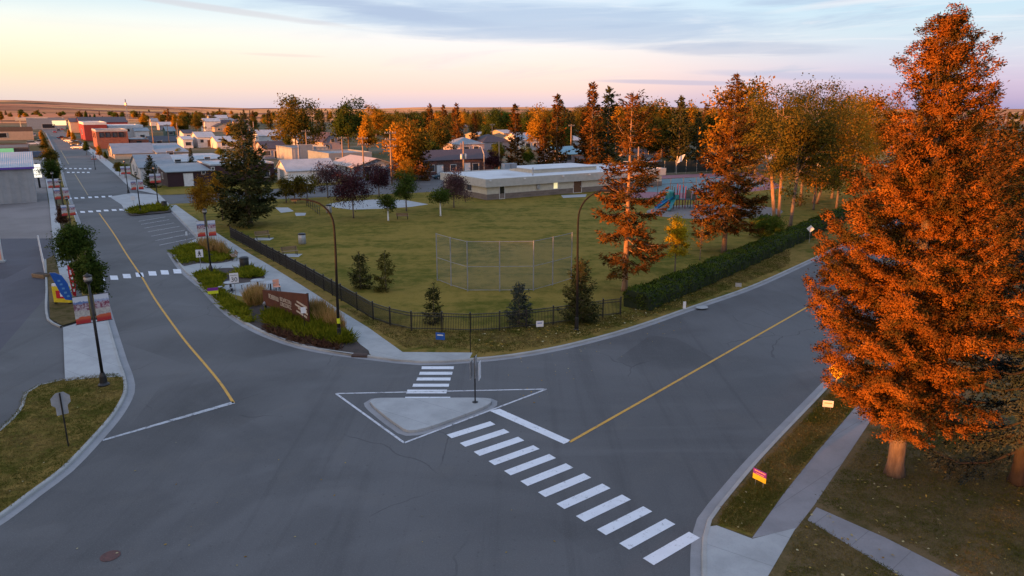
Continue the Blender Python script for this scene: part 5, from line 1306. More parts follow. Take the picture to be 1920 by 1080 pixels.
# ---- playground
def build_play():
    M['teal'] = pm('teal_plastic', (.012, .19, .20), (.01, .15, .17), 4, .4, spec=.5); M['pblue'] = pm('blue_plastic', (.012, .16, .36), (.01, .13, .3), 4, .35, spec=.5)
    M['magenta'] = pm('magenta_post', (.15, .018, .065), (.11, .014, .05), 4, .45); M['navy'] = pm('navy_panel', (.015, .045, .07), (.012, .035, .055), 4, .5)
    b = P(1290, 391, .124); t = empty('climbing_frame', b, 'playground climbing frame with blue slides and magenta posts', 'climbing frame')
    m = math.hypot(b.y, 15) / FPX
    for i, (dx, h) in enumerate(((-27, 3.3), (-17, 3.6), (-6, 3.4), (4, 3.0), (14, 2.9), (24, 2.9), (32, 3.0))):
        for y in (0, 1.6): MB().tube([(dx * m, y, 0), (dx * m, y, h)], .075, 8).build('post', M['magenta' if i % 3 else 'navy'], t)
    MB().box(((-27 + 32) / 2 * m, .8, 1.35), (59 * m, 1.5, .10)).build('deck', M['navy'], t)
    for x0, x1, z0, z1, mt in ((-5, 3, 1.5, 2.9, 'navy'), (6, 13, 1.4, 2.3, 'navy'), (15, 23, 1.4, 2.4, 'teal'), (25, 31, 1.4, 2.5, 'navy'), (-26, -18, 1.4, 2.1, 'teal')):
        MB().box(((x0 + x1) / 2 * m, -.04, (z0 + z1) / 2), ((x1 - x0) * m, .05, z1 - z0)).build('panel', M[mt], t)
    rf = MB(); rf.lathe((-33 * m, .6, 1.4), [(.75, 0), (.75, 1.1), (.5, 1.3), (.05, 1.4)], 10); rf.build('tower', M['teal'], t)
    for (x0, y0, z0), (x1, y1, z1), mt in (((-32, .2, 1.55), (-62, -1.2, .25), 'pblue'), ((-28, -.1, 1.45), (-46, -3.2, .22), 'teal')):
        a, c = Vector((x0 * m, y0, z0)), Vector((x1 * m, y1, z1)); pts = [a, a.lerp(c, .25) + UP * .02, a.lerp(c, .6) - UP * .05, a.lerp(c, .9) - UP * .06, c]
        sl_ = MB(); d = (c - a).normalized(); s = d.cross(UP).normalized() * .42; vs = []; 
        for p in pts: vs += [p - s + UP * .32, p - s * .8, p + s * .8, p + s + UP * .32]
        fs = [(4 * i + k, 4 * i + k + 1, 4 * i + 5 + k, 4 * i + 4 + k) for i in range(4) for k in range(3)]
        sl_.add(vs, fs); o = sl_.build('slide', M[mt], t); sd = o.modifiers.new('thick', 'SOLIDIFY'); sd.thickness = .06
    b = P(1232, 371, .124); e = P(1304, 366, .124); t = empty('swing_frame', b, 'grey steel frame standing behind the climbing frame', 'swing frame'); d = e - b; H = HT(b, 336) - .12
    for f in (0, .33, .66, 1): MB().tube([d * f, d * f + UP * H], .05, 6).build('post', W_DARK, t)
    MB().tube([UP * H, d + UP * H], .05, 6).build('top_bar', W_DARK, t); MB().tube([UP * (H - .9), d + UP * (H - .9)], .04, 6).build('rail', W_DARK, t)
build_play()
# ------------------------------------------------------------------ buildings (the town grid follows the main street)
RS = math.atan2(TDIR.y, TDIR.x)
GRID = rad(33.5)
W = {}
def wm(k, c, kind='pm', **kw):
    W[k] = {'pm': lambda: pm(k, c, tuple(x * .86 for x in c), **kw), 'cor': lambda: corrugated(k, c, -RS, **kw), 'brick': lambda: brickm(k, c, (.20, .17, .15), .9)}[kind](); return W[k]
wm('beige', (.56, .52, .43)); wm('beige_fascia', (.45, .44, .41)); wm('stone', (.20, .155, .13), 'brick'); wm('roofwhite', (.56, .58, .60), scale=.25); wm('maroon_wall', (.040, .016, .022)); wm('maroon_brick', (.085, .032, .028), 'brick')
wm('orange_brick', (.25, .072, .042), 'brick'); wm('red_wall', (.22, .032, .028)); wm('white_wall', (.56, .56, .57), 'cor'); wm('shed_white', (.80, .78, .77), 'cor'); wm('grey_wall', (.30, .30, .31), 'cor', pitch=1.2); wm('bluegrey', (.20, .24, .28)); wm('roofblue', (.16, .20, .25), 'cor', pitch=.3)
wm('roofgrey', (.19, .22, .25), 'cor', pitch=.3); wm('roofpale', (.32, .36, .40), 'cor', pitch=.3); wm('roofdark', (.040, .036, .050)); wm('roofpurple', (.065, .045, .055)); wm('roofbrown', (.10, .075, .06)); wm('cream_wall', (.50, .42, .32)); wm('tan_wall', (.36, .29, .22)); wm('green_wall', (.03, .09, .08))
wm('pinkgrey', (.38, .33, .36)); wm('sunlit_wall', (.62, .42, .16)); wm('purpleband', (.12, .06, .32)); wm('bluebox', (.02, .07, .17)); wm('teal_roof', (.10, .28, .40)); wm('roofsunlit', (.40, .34, .31)); wm('doorbrown', (.13, .065, .035)); wm('bluetarp', (.02, .09, .26))
LITWIN = emit('lit_window', (1.0, .86, .45), .26); LITSIGN = emit('lit_sign', (1.0, .93, .78), .40); GREENSIGN = emit('green_sign', (.16, .55, .30), .10); LITYEL = emit('lit_yellow', (1.0, .72, .12), .6)
def building(name, label, c, x2, top, depth, wall, roof, kind='flat', ridge=None, eave=.35, opens=(), z=0.0, cat='building', wains=None, fascia=None, parapet=.35, group=None):
    """c: pixel of the near corner on the street side; x2: column of the other near corner; depth in metres; top: row of the eave at c; ridge: row of the ridge"""
    b = P(c[0], c[1], z); w = along(b, TDIR if x2 > c[0] else -TDIR, x2); w = w if x2 > c[0] else -w
    if w < 0: b = b + TDIR * w; w = -w
    h = max(1.5, HT(b if x2 > c[0] else P(c[0], c[1], z), top) - z); d = depth
    t = empty(name, b, label, cat, group, RS)                         # local x along the side street, local y along the main street
    wb = MB()
    if wains:
        st = MB(); st.box((w / 2, d / 2, wains / 2), (w + .12, d + .12, wains)); st.build('stone_base', W['stone'], t)
    rh = 0
    if ridge is not None: rh = max(.5, HT(b + SDIR * d / 2, ridge) - z - h) if kind != 'shed' else max(.3, HT(b + SDIR * d, ridge) - z - h)
    wb.box((w / 2, d / 2, h / 2), (w, d, h))
    rf = MB(); e = eave
    if kind == 'flat':
        if parapet:
            for cx, cy_, sx, sy in ((w / 2, .12, w + .1, .26), (w / 2, d - .12, w + .1, .26), (.12, d / 2, .26, d - .5), (w - .12, d / 2, .26, d - .5)): rf.box((cx, cy_, h + parapet / 2 - .02), (sx, sy, parapet))
        rf.box((w / 2, d / 2, h + .05), (w - .3, d - .3, .10))
    elif kind == 'gableT':                                            # ridge along the side street; gables face the main street
        wb.add([(0, 0, h), (0, d, h), (0, d / 2, h + rh), (w, 0, h), (w, d, h), (w, d / 2, h + rh)], [(0, 2, 1), (3, 4, 5)])
        k = rh / (d / 2)
        for s in (0, 1):
            y0, y1 = (-e, d / 2) if s == 0 else (d + e, d / 2); z0 = h - e * k
            vs = [(-e, y0, z0 + .03), (w + e, y0, z0 + .03), (w + e, y1, h + rh + .03), (-e, y1, h + rh + .03)]; vs += [(x, y, q + .14) for x, y, q in vs]
            f = [(4, 5, 6, 7), (0, 3, 2, 1), (0, 1, 5, 4), (1, 2, 6, 5), (3, 0, 4, 7)]; rf.add(vs, f if s == 0 else [g[::-1] for g in f])
    elif kind == 'gableS':
        wb.add([(0, 0, h), (w, 0, h), (w / 2, 0, h + rh), (0, d, h), (w, d, h), (w / 2, d, h + rh)], [(0, 1, 2), (3, 5, 4)])
        k = rh / (w / 2)
        for s in (0, 1):
            x0, x1 = (-e, w / 2) if s == 0 else (w + e, w / 2); z0 = h - e * k
            vs = [(x0, -e, z0 + .03), (x1, -e, h + rh + .03), (x1, d + e, h + rh + .03), (x0, d + e, z0 + .03)]; vs += [(x, y, q + .14) for x, y, q in vs]
            f = [(4, 5, 6, 7), (0, 3, 2, 1), (0, 1, 5, 4), (2, 3, 7, 6), (3, 0, 4, 7)]; rf.add(vs, f if s == 0 else [g[::-1] for g in f])
    elif kind == 'hip':
        k = min(w, d) / 2; o = e
        if w >= d: r0, r1 = (k, d / 2, h + rh), (w - k, d / 2, h + rh)
        else: r0, r1 = (w / 2, k, h + rh), (w / 2, d - k, h + rh)
        vs = [(-o, -o, h), (w + o, -o, h), (w + o, d + o, h), (-o, d + o, h), r0, r1]
        fs = [(0, 1, 5, 4), (1, 2, 5), (2, 3, 4, 5), (3, 0, 4)] if w >= d else [(0, 1, 4), (1, 2, 5, 4), (2, 3, 5), (3, 0, 4, 5)]
        rf.add(vs, fs + [(3, 2, 1, 0)])
    elif kind == 'shed':
        vs = [(-e, -e, h + .02), (w + e, -e, h + .02), (w + e, d + e, h + rh), (-e, d + e, h + rh)]; vs += [(x, y, q + .16) for x, y, q in vs]
        rf.add(vs, [(4, 5, 6, 7), (0, 3, 2, 1), (0, 1, 5, 4), (1, 2, 6, 5), (2, 3, 7, 6), (3, 0, 4, 7)])
    if fascia:
        fm, fh, fo = fascia; fb = MB()
        for cx, cy_, sx, sy in ((w / 2, -fo / 2 + .02, w + 2 * fo, fo), (w / 2, d + fo / 2 - .02, w + 2 * fo, fo), (-fo / 2 + .02, d / 2, fo, d), (w + fo / 2 - .02, d / 2, fo, d)): fb.box((cx, cy_, h - fh / 2 + .2), (sx, sy, fh), 0)
        fb.build('fascia', W[fm], t)
    wb.build('wall', W[wall], t); rf.build('roof', W[roof], t)
    for op in opens:
        face, u, zc, ow, oh, kd = op[:6]
        if face == 'n': u = along(b, TDIR, u) if u > 1.5 else u * w; o = Vector((u, 0, zc)); ux, nn = Vector((1, 0, 0)), Vector((0, -1, 0))
        else: u = u * d; o = Vector((0, d - u, zc)); ux, nn = Vector((0, -1, 0)), Vector((-1, 0, 0))
        fr = MB(); s_ = lambda x, z_, sx, sz, th: (o + ux * x + UP * z_ + nn * (th / 2 - .02), (abs(ux.x) * sx + abs(nn.x) * th, abs(ux.y) * sx + abs(nn.y) * th, sz))
        mt = {'win': M['glass'], 'lit': LITWIN, 'door': W['doorbrown'], 'wdoor': M['white'], 'dark': M['darkglass'], 'gate': W['bluegrey']}[kd]
        for x, z_, sx, sz in ((0, oh / 2 + .05, ow + .2, .1), (0, -oh / 2 - .05, ow + .2, .1), (-ow / 2 - .05, 0, .1, oh), (ow / 2 + .05, 0, .1, oh)): fr.box(*s_(x, z_, sx, sz, .14))
        fmat = M['bronze_metal'] if wall == 'orange_brick' else M['offwhite']; nm = 'door' if kd in ('door', 'wdoor', 'gate') else 'window'
        if nm == 'door':
            f_ = MB(); f_.box(*s_(0, 0, ow, oh, .09)); fo_ = f_.build('door', mt, t); fr.build('frame', fmat, fo_)
            hb = MB(); hb.box(*s_(ow * .36, -.05, .06, .22, .20)); hb.build('handle', M['galv'], fo_)
        else:
            fo_ = fr.build('window', fmat, t); pb = MB(); pb.box(*s_(0, 0, ow, oh, .07)); pb.build('pane', mt, fo_)
    t['w'], t['d'], t['h'] = w, d, h
    return t
def extra(t, nm, c, size, mat, rz=0, bev=0): return MB().box(c, size, rz).build(nm, mat, t, bevel=bev)

# community hall
b0 = P(913, 376, .05)
hall = building('community_hall', 'low beige hall with white flat roof and stone base behind the lawn', (913, 376), 1240, 338, 15, 'beige', 'roofwhite', z=.05, wains=1.0, fascia=('beige_fascia', 1.35, .55), parapet=.0,
                opens=[('n', 941, 1.20, .95, 2.1, 'dark'), ('n', 1082, 1.25, 1.8, 2.2, 'door'), ('n', 1041, 1.75, .9, 1.2, 'lit'), ('l', .62, 1.7, 1.6, 1.1, 'win')])
extra(hall, 'roof_unit', (along(b0, TDIR, 984) , 6, 5.0), (1.2, 1.2, .9), W['bluegrey']); extra(hall, 'roof_unit', (along(b0, TDIR, 996), 6, 5.0), (1.2, 1.2, .9), W['bluegrey'])
extra(hall, 'raised_roof', (21, 9.6, hall['h'] + .35), (15, 8, .8), W['beige']); extra(hall, 'raised_roof_top', (21, 9.6, hall['h'] + .80), (15.6, 8.6, .12), W['roofwhite']); extra(hall, 'utility_box', (along(b0, TDIR, 1008), -.16, 1.7), (.6, .28, .7), M['galv'])
for px in (916, 980, 1052, 1101): extra(hall, 'wall_lamp', (along(b0, TDIR, px), -.62, hall['h'] - .05), (.34, .16, .22), M['white'])
vt = MB(); vt.tube([(along(b0, TDIR, 1011), 2.0, hall['h']), (along(b0, TDIR, 1011), 2.0, hall['h'] + 1.5)], .12, 8); vt.build('vent_pipe', M['galv'], hall)
building('brick_house', 'long dark maroon brick house with white doors behind the hall', (797, 332), 926, 302, 11, 'maroon_brick', 'roofpurple', 'gableT', 284, opens=[('n', 825, 1.3, 1.5, 2.3, 'wdoor'), ('n', 807, 1.9, 2.2, 1.4, 'win'), ('n', 876, 1.5, 1.5, 2.3, 'wdoor'), ('n', 892, 1.7, 1.6, 1.6, 'win'), ('n', 850, 1.8, 1.4, 1.3, 'win')], cat='house')
building('gabled_house', 'blue-grey gabled house with roof coloured like a warm lit slope', (665, 332), 748, 314, 16, 'bluegrey', 'roofsunlit', 'gableS', 296, opens=[('n', 690, 1.6, 1.6, 1.2, 'win'), ('n', 720, 1.4, 1.0, 2.0, 'wdoor'), ('l', .3, 1.6, 1.4, 1.2, 'win'), ('l', .7, 1.6, 1.4, 1.2, 'win')], cat='house')  # pink light on the left slope put into the whole roof's colour
building('white_shed', 'white metal shed with pale roof and sunlit gable', (541, 347), 630, 321, 7.5, 'shed_white', 'roofpale', 'gableT', 301, opens=[('l', .5, 1.5, 3.0, 2.8, 'gate')], cat='shed')
building('warehouse', 'dark grey flat-roofed warehouse behind the gabled house', (618, 316), 698, 291, 17, 'bluegrey', 'roofgrey', parapet=.5, opens=[('n', 640, 2, 2.5, 1.2, 'win')])
building('metal_warehouse', 'pale grey metal warehouse with tall doors left of the dark one', (549, 305), 617, 280, 16, 'grey_wall', 'roofgrey', parapet=.5, opens=[('n', 575, 2.6, 4.2, 4.6, 'gate')])
building('maroon_building', 'low dark maroon building with white door facing the side street', (316, 351), 398, 324, 12, 'maroon_wall', 'roofgrey', 'shed', 309, opens=[('n', 355, 1.25, 1.6, 2.4, 'wdoor'), ('n', 384, 2.6, .6, .6, 'win'), ('l', .5, 1.8, 1.2, 1.1, 'win')])
building('maroon_building', 'taller dark maroon building hidden partly by the dark conifer', (398, 346), 516, 311, 14, 'maroon_wall', 'roofpale', parapet=.3, opens=[('n', 402, 3.2, .5, .5, 'win'), ('n', 500, 1.6, 1.4, 1.2, 'win')])
building('pale_workshop', 'white-gabled workshop with grey sloping roof near the banner lamps', (265, 337), 330, 315, 17, 'white_wall', 'roofgrey', 'gableT', 291, opens=[('l', .3, 1.8, 2, 1.4, 'win'), ('l', .72, 1.8, 2, 1.4, 'win')])
building('pale_workshop', 'low pale workshop with ribbed skylight roof behind the maroon building', (318, 316), 372, 306, 20, 'white_wall', 'roofpale', 'shed', 292, opens=[('n', 335, 1.6, 1.4, 1.2, 'win')])
building('flat_store', 'white flat-roofed store behind the maroon buildings', (372, 310), 428, 303, 22, 'maroon_brick', 'roofpale', 'shed', 291, opens=[('n', 390, 1.5, 1.4, 1.2, 'win')])
building('street_store', 'blue-grey roofed store with glowing yellow front on the main street', (216, 299), 292, 289, 20, 'cream_wall', 'roofblue', 'gableT', 270, opens=[('l', .25, 1.6, 4, 2.0, 'win'), ('l', .7, 1.6, 4, 2.0, 'win')])
building('street_store', 'dark roofed store with grey walls right of the yellow-fronted one', (296, 298), 354, 287, 24, 'bluegrey', 'roofblue', 'shed', 270, opens=[('n', 320, 1.6, 1.8, 1.2, 'win')])
building('brick_block', 'two-storey orange brick block with upper windows', (184, 279), 243, 247, 22, 'orange_brick', 'roofpale', parapet=.8, opens=[('n', 194, 5.2, 1.4, 1.8, 'win'), ('n', 206, 5.2, 1.4, 1.8, 'win'), ('n', 219, 5.2, 1.4, 1.8, 'win'), ('n', 231, 5.2, 1.4, 1.8, 'win'), ('l', .3, 4.8, 2, 1.8, 'win'), ('l', .7, 4.8, 2, 1.8, 'win')])
building('brick_block', 'lower brick annex right of the orange block', (245, 276), 280, 262, 20, 'orange_brick', 'roofgrey', opens=[('n', 262, 1.6, 1.6, 1.4, 'win')])
building('red_block', 'large red block with long white roof edge up the main street', (161, 265), 204, 234, 40, 'red_wall', 'roofwhite', parapet=1.2, opens=[('l', .5, 4, 6, 2.5, 'win'), ('n', 180, 3, 2, 1.6, 'win')])
building('white_block', 'long white-walled block joined to the red block', (206, 262), 271, 237, 34, 'white_wall', 'roofwhite', parapet=.5, opens=[('n', 221, 4.6, 5, 1.4, 'dark'), ('n', 235, 4.6, 5, 1.4, 'dark')])
building('dark_block', 'long dark-roofed block beyond the red block', (152, 250), 242, 230, 40, 'red_wall', 'roofdark', 'gableT', 220, opens=[('l', .5, 3, 6, 2.5, 'win')])
building('red_block', 'small red and cream shop front farthest up the street', (134, 249), 152, 229, 26, 'cream_wall', 'roofpurple', 'gableT', 222, opens=[('l', .5, 3, 5, 2.5, 'win')])
building('end_block', 'blue-grey block closing the view at the street end', (52, 243), 124, 224, 50, 'bluegrey', 'roofblue', parapet=.8, opens=[('n', .55, 2.4, 8, 3, 'dark'), ('n', .84, 4.6, 9, 3.4, 'lit')])
building('dark_roof_house', 'low dark-roofed building behind the street stores', (283, 273), 336, 268, 18, 'tan_wall', 'roofdark', 'gableT', 256, opens=[('n', 300, 1.4, 2, 1.2, 'win')])
building('white_garage', 'white garage with a red stripe behind the stores', (372, 277), 405, 258, 14, 'white_wall', 'roofpale', 'gableT', 248, opens=[('n', 393, 1.6, 1.2, 2.6, 'door'), ('n', 380, 2.6, 1.2, 1.2, 'win')])
building('white_garage', 'pale garage beside the dark conifer top', (408, 279), 446, 266, 14, 'white_wall', 'roofpale', 'gableT', 256, opens=[('n', 420, 1.8, 1.4, 1.4, 'win')])
building('green_house', 'small dark green house among the far yards', (313, 257), 330, 246, 12, 'green_wall', 'roofgrey', 'gableT', 238, opens=[('n', .5, 2, 2, 1.4, 'win')], cat='house')
building('bungalow', 'grey bungalow with yellow sunlit side and gabled porch', (497, 298), 540, 279, 13, 'pinkgrey', 'roofpurple', 'gableT', 266, opens=[('n', 502, 1.7, 2.0, 1.4, 'win'), ('n', 519, 1.2, 1.2, 2.2, 'door'), ('n', 532, 1.7, 1.6, 1.2, 'win')], cat='house')
building('white_house', 'white house with sunlit chimney behind the bungalow', (486, 266), 532, 255, 12, 'white_wall', 'roofpale', 'gableT', 244, opens=[('n', 512, 1.7, 2, 1.3, 'win'), ('n', 523, 1.7, 2, 1.3, 'win')], cat='house')
building('white_house', 'pale house with white roof and blue upper floor by the green tree', (562, 283), 602, 266, 12, 'white_wall', 'roofpale', 'gableT', 256, opens=[('n', 582, 1.8, 2, 1.4, 'win')], cat='house')
building('gabled_house', 'pinkish gabled house beside the pale white-roofed house', (607, 285), 642, 266, 14, 'pinkgrey', 'roofpurple', 'gableS', 249, opens=[('n', 625, 4.0, 1.2, 1.2, 'win'), ('n', 615, 1.7, 1.4, 1.2, 'win')], cat='house')
building('hip_house', 'grey hip-roofed house right of the gold trees', (862, 288), 908, 271, 12, 'pinkgrey', 'roofgrey', 'hip', 258, opens=[('n', 875, 1.6, 2, 1.2, 'win'), ('n', 893, 1.6, 2, 1.2, 'win')], cat='house')
building('hip_house', 'dark hip-roofed house behind the transformer pole', (906, 282), 960, 267, 14, 'pinkgrey', 'roofdark', 'hip', 252, opens=[('n', 925, 1.6, 2, 1.2, 'win')], cat='house')
building('white_house', 'white house with pale roof between the orange spruces', (976, 282), 1012, 263, 12, 'white_wall', 'roofpale', 'gableT', 250, opens=[('n', 990, 1.8, 2, 1.4, 'win'), ('n', 1003, 1.8, 1.5, 1.4, 'win')], cat='house')
building('blue_roof_house', 'house with bright blue roof behind the hall', (1056, 308), 1096, 290, 12, 'pinkgrey', 'teal_roof', 'gableT', 276, opens=[('n', 1066, 1.8, 2, 1.4, 'win')], cat='house')
building('white_house', 'far pale house above the blue-roofed house', (1058, 274), 1092, 264, 12, 'white_wall', 'roofpale', 'gableT', 256, opens=[('n', 1070, 1.8, 2, 1.4, 'win')], cat='house')
building('far_house', 'house with orange-lit eave right of the ragged spruce', (1208, 296), 1240, 288, 12, 'pinkgrey', 'roofdark', 'hip', 279, opens=[('n', 1220, 1.6, 2, 1.2, 'win')], cat='house')
building('sunlit_house', 'house with wall coloured sunlit yellow beside the giant spruce', (1640, 302), 1690, 281, 14, 'sunlit_wall', 'roofpale', 'gableT', 270, opens=[('n', 1665, 1.8, 2, 1.4, 'win')], cat='house')  # sunlight put into the wall colour, the near face gets none
building('far_house', 'pale house behind the poplars', (1548, 312), 1590, 299, 12, 'white_wall', 'roofgrey', 'gableT', 288, opens=[('n', 1560, 1.8, 2, 1.4, 'win')], cat='house')
building('far_house', 'low white house behind the orange trunks', (1420, 300), 1462, 289, 12, 'white_wall', 'roofdark', 'gableT', 279, opens=[('n', 1440, 1.8, 2, 1.4, 'win')], cat='house')
# left side of the street
gm = building('metal_building', 'grey metal building with purple eave line beside the gravel lot', (70, 379), -160, 315, 15, 'grey_wall', 'roofpale', 'shed', 292, opens=[('n', .30, 1.6, 3, 2.4, 'gate')])
MB().box((gm['w'] / 2, -.40, gm['h'] + .06), (gm['w'] + .7, .10, .34)).build('eave_band', W['purpleband'], gm)
MB().box((gm['w'] - 13.2, -.25, 3.1), (.7, .3, .5)).build('wall_lamp', LITSIGN, gm)
b = P(75, 352, 0); t = empty('lit_pylon', b, 'narrow pylon of stacked lit white panels beside the metal building', 'pylon sign', None, RS)
MB().box((0, 0, 2.4), (.35, .35, 4.8)).build('post', M['black_metal'], t)
for k in range(4): MB().box((0, -.22, 2.3 + k * .66), (1.25, .22, .56)).build('lit_panel', LITSIGN, t)
sh = building('flat_shop', 'flat brown-roofed shop with dark red front and green lit sign', (56, 295), -220, 279, 34, 'maroon_brick', 'roofbrown', parapet=.5, opens=[('n', .72, 1.5, 6, 1.8, 'dark'), ('n', .4, 1.5, 8, 1.8, 'dark')])
MB().box((sh['w'] - 7.0, -.35, sh['h'] - .5), (6.2, .5, 1.6)).build('sign_box', GREENSIGN, sh)
building('flat_shop', 'pale shop with pinkish parapet, second up the left side', (64, 262), -220, 246, 30, 'tan_wall', 'roofbrown', parapet=1.6, opens=[('n', .75, 2.4, 7, 2.2, 'dark')])
b = P(66, 295, 0); t = empty('dumpster', b, 'dark blue dumpster beside the flat brown shop', 'dumpster', None, RS)
MB().box((0, 0, .95), (5.6, 2.4, 1.7), 0, 1.06).build('body', W['bluebox'], t, bevel=.05); MB().box((0, 0, 1.84), (5.9, 2.6, .09)).build('lid', W['bluebox'], t)
for x in (-2, 2): MB().box((x, 0, .06), (.3, 2.2, .12)).build('foot', M['black_metal'], t)
b = P(62, 240, 0); t = empty('canopy', b, 'fuel canopy with sunlit fascia at the street end', 'canopy', None, RS)
MB().box((0, 0, 7.0), (22, 14, 2.2)).build('roof', W['cream_wall'], t)
for x in (-8, 8): MB().box((x, 0, 3.0), (.7, .7, 6.0)).build('column', M['white'], t)
b = P(241, 236, 0); t = empty('radio_mast', b, 'thin lattice radio mast on the horizon', 'mast'); H = HT(b, 186)
mm = MB()
for k in range(3): a = k * 2.094; mm.tube([(1.0 * math.cos(a), 1.0 * math.sin(a), 0), (.3 * math.cos(a), .3 * math.sin(a), H)], .16, 4)
for z in np.arange(2, H, 3.0): mm.lathe((0, 0, z), [(1.0 - .7 * z / H, 0), (1.0 - .7 * z / H, .15)], 3)
mm.build('tower', M['galv'], t); MB().box((0, 0, H * .82), (1.6, 1.6, 2.2)).build('antenna', M['galv'], t)
# ---- far sheds and houses along the town edge
rg = random.Random(77)
for i, (px, py, wpx, top, rf_) in enumerate(((300, 244, 24, 235, 'roofpale'), (330, 238, 20, 230, 'roofpale'), (385, 246, 30, 228, 'roofpale'), (395, 236, 34, 222, 'roofpale'), (345, 262, 20, 250, 'roofdark'), (345, 278, 18, 262, 'roofpale'),
                                       (455, 262, 22, 250, 'roofdark'), (860, 246, 18, 238, 'roofdark'), (900, 264, 22, 254, 'roofpale'), (945, 262, 20, 250, 'roofpale'), (285, 236, 22, 228, 'roofblue'), (255, 262, 26, 246, 'roofgrey'))):
    lab = ['small pale shed in the far yards', 'white-roofed shed on the town edge', 'long white industrial shed beyond the yards', 'white farm shed nearest the fields', 'dark-roofed house in the middle of town', 'pale-roofed house behind the white garage',
           'dark-roofed house behind the conifer top', 'tiny dark-roofed house below the three spruces', 'pale house between gold tree and orange spruce', 'pale house left of the orange spruce', 'blue-roofed shed near the mast', 'grey-roofed shop behind the brick annex'][i]
    building('small_house', lab, (px, py), px + wpx, top, 14, rg.choice(['white_wall', 'pinkgrey', 'tan_wall']), rf_, 'gableT', top - 6, opens=[('n', .5, 1.7, 2, 1.3, 'win')], cat='house')

# ------------------------------------------------------------------ utility poles
def pole(px, py, pt, label, arms=1, trans=False, z=0):
    b = P(px, py, z); H = HT(b, pt); t = empty('utility_pole', b, label, 'utility pole', 'wooden utility poles', RS + .1)
    MB().tube([(0, 0, 0), (0, 0, H * .5), (0, 0, H)], [.20, .17, .13], 8).build('pole', M['wood_pole'], t, True)
    for k in range(arms):
        a = MB(); a.box((0, -.16, H - .5 - k * 1.3), (2.6, .13, .16)); ar = a.build('crossarm', M['wood_pole'], t)
        for x in (-1.15, -.6, .6, 1.15): MB().lathe((x, -.16, H - .42 - k * 1.3), [(.05, 0), (.09, .06), (.05, .22)], 8).build('insulator', M['galv'], ar)
    if trans:
        for s in (-1, 1): MB().lathe((s * .45, 0, H - 3.4), [(.26, 0), (.28, .1), (.28, .95), (.2, 1.05)], 10).build('transformer', M['galv'], t, True)
for a in ((577, 303, 243, 'utility pole with crossarm before the amber tree', 1), (644, 316, 256, 'bare-topped utility pole at the dark warehouse', 1), (683, 333, 256, 'utility pole with two crossarms before the gabled house', 2), (735, 345, 245, 'tallest utility pole with double crossarm frame beside the maroon tree', 3),
          (870, 352, 265, 'transformer pole at the corner of the hall', 0, True), (936, 328, 265, 'plain orange-lit pole behind the hall', 0), (1070, 295, 233, 'utility pole with crossarm between the orange spruces', 1), (481, 302, 228, 'tall utility pole right of the dark conifer top', 0), (478, 297, 250, 'leaning group pole nearest the conifer', 0), (467, 290, 236, 'pole behind the dark conifer top', 1),
          (472, 285, 238, 'second pole behind the dark conifer top', 1), (289, 277, 224, 'pole rising behind the red block end', 1), (318, 276, 232, 'pole near the green house', 1), (336, 275, 230, 'pale pole right of the green house', 0), (384, 262, 226, 'pole between the far yards', 1), (400, 272, 238, 'pole at the white garage', 1), (440, 268, 238, 'pole left of the conifer top', 1), (865, 300, 268, 'low pole behind the brick house', 0),
          (1195, 335, 275, 'orange-lit pole standing through the ragged spruce', 0), (923, 275, 232, 'far pole behind the dark hip roof', 1)): pole(*a)
def grey_lamp(px, py, pt, label, side):
    b = P(px, py); H = HT(b, pt); t = empty('road_light', b, label, 'street light', 'grey steel road lights')
    MB().tube([(0, 0, 0), (0, 0, H * .75), (side * .5, 0, H * .95), (side * 1.8, 0, H)], [.10, .08, .06, .05], 8).build('pole', M['galv'], t, True)
    MB().box((side * 2.1, 0, H), (.7, .28, .12)).build('lamp_head', M['galv'], t, bevel=.02)
grey_lamp(908, 340, 272, 'grey curved road light left of the orange spruce', -1); grey_lamp(975, 312, 268, 'grey curved road light behind the hall roof', -1); grey_lamp(1119, 312, 268, 'grey road light left of the ragged spruce', 1)

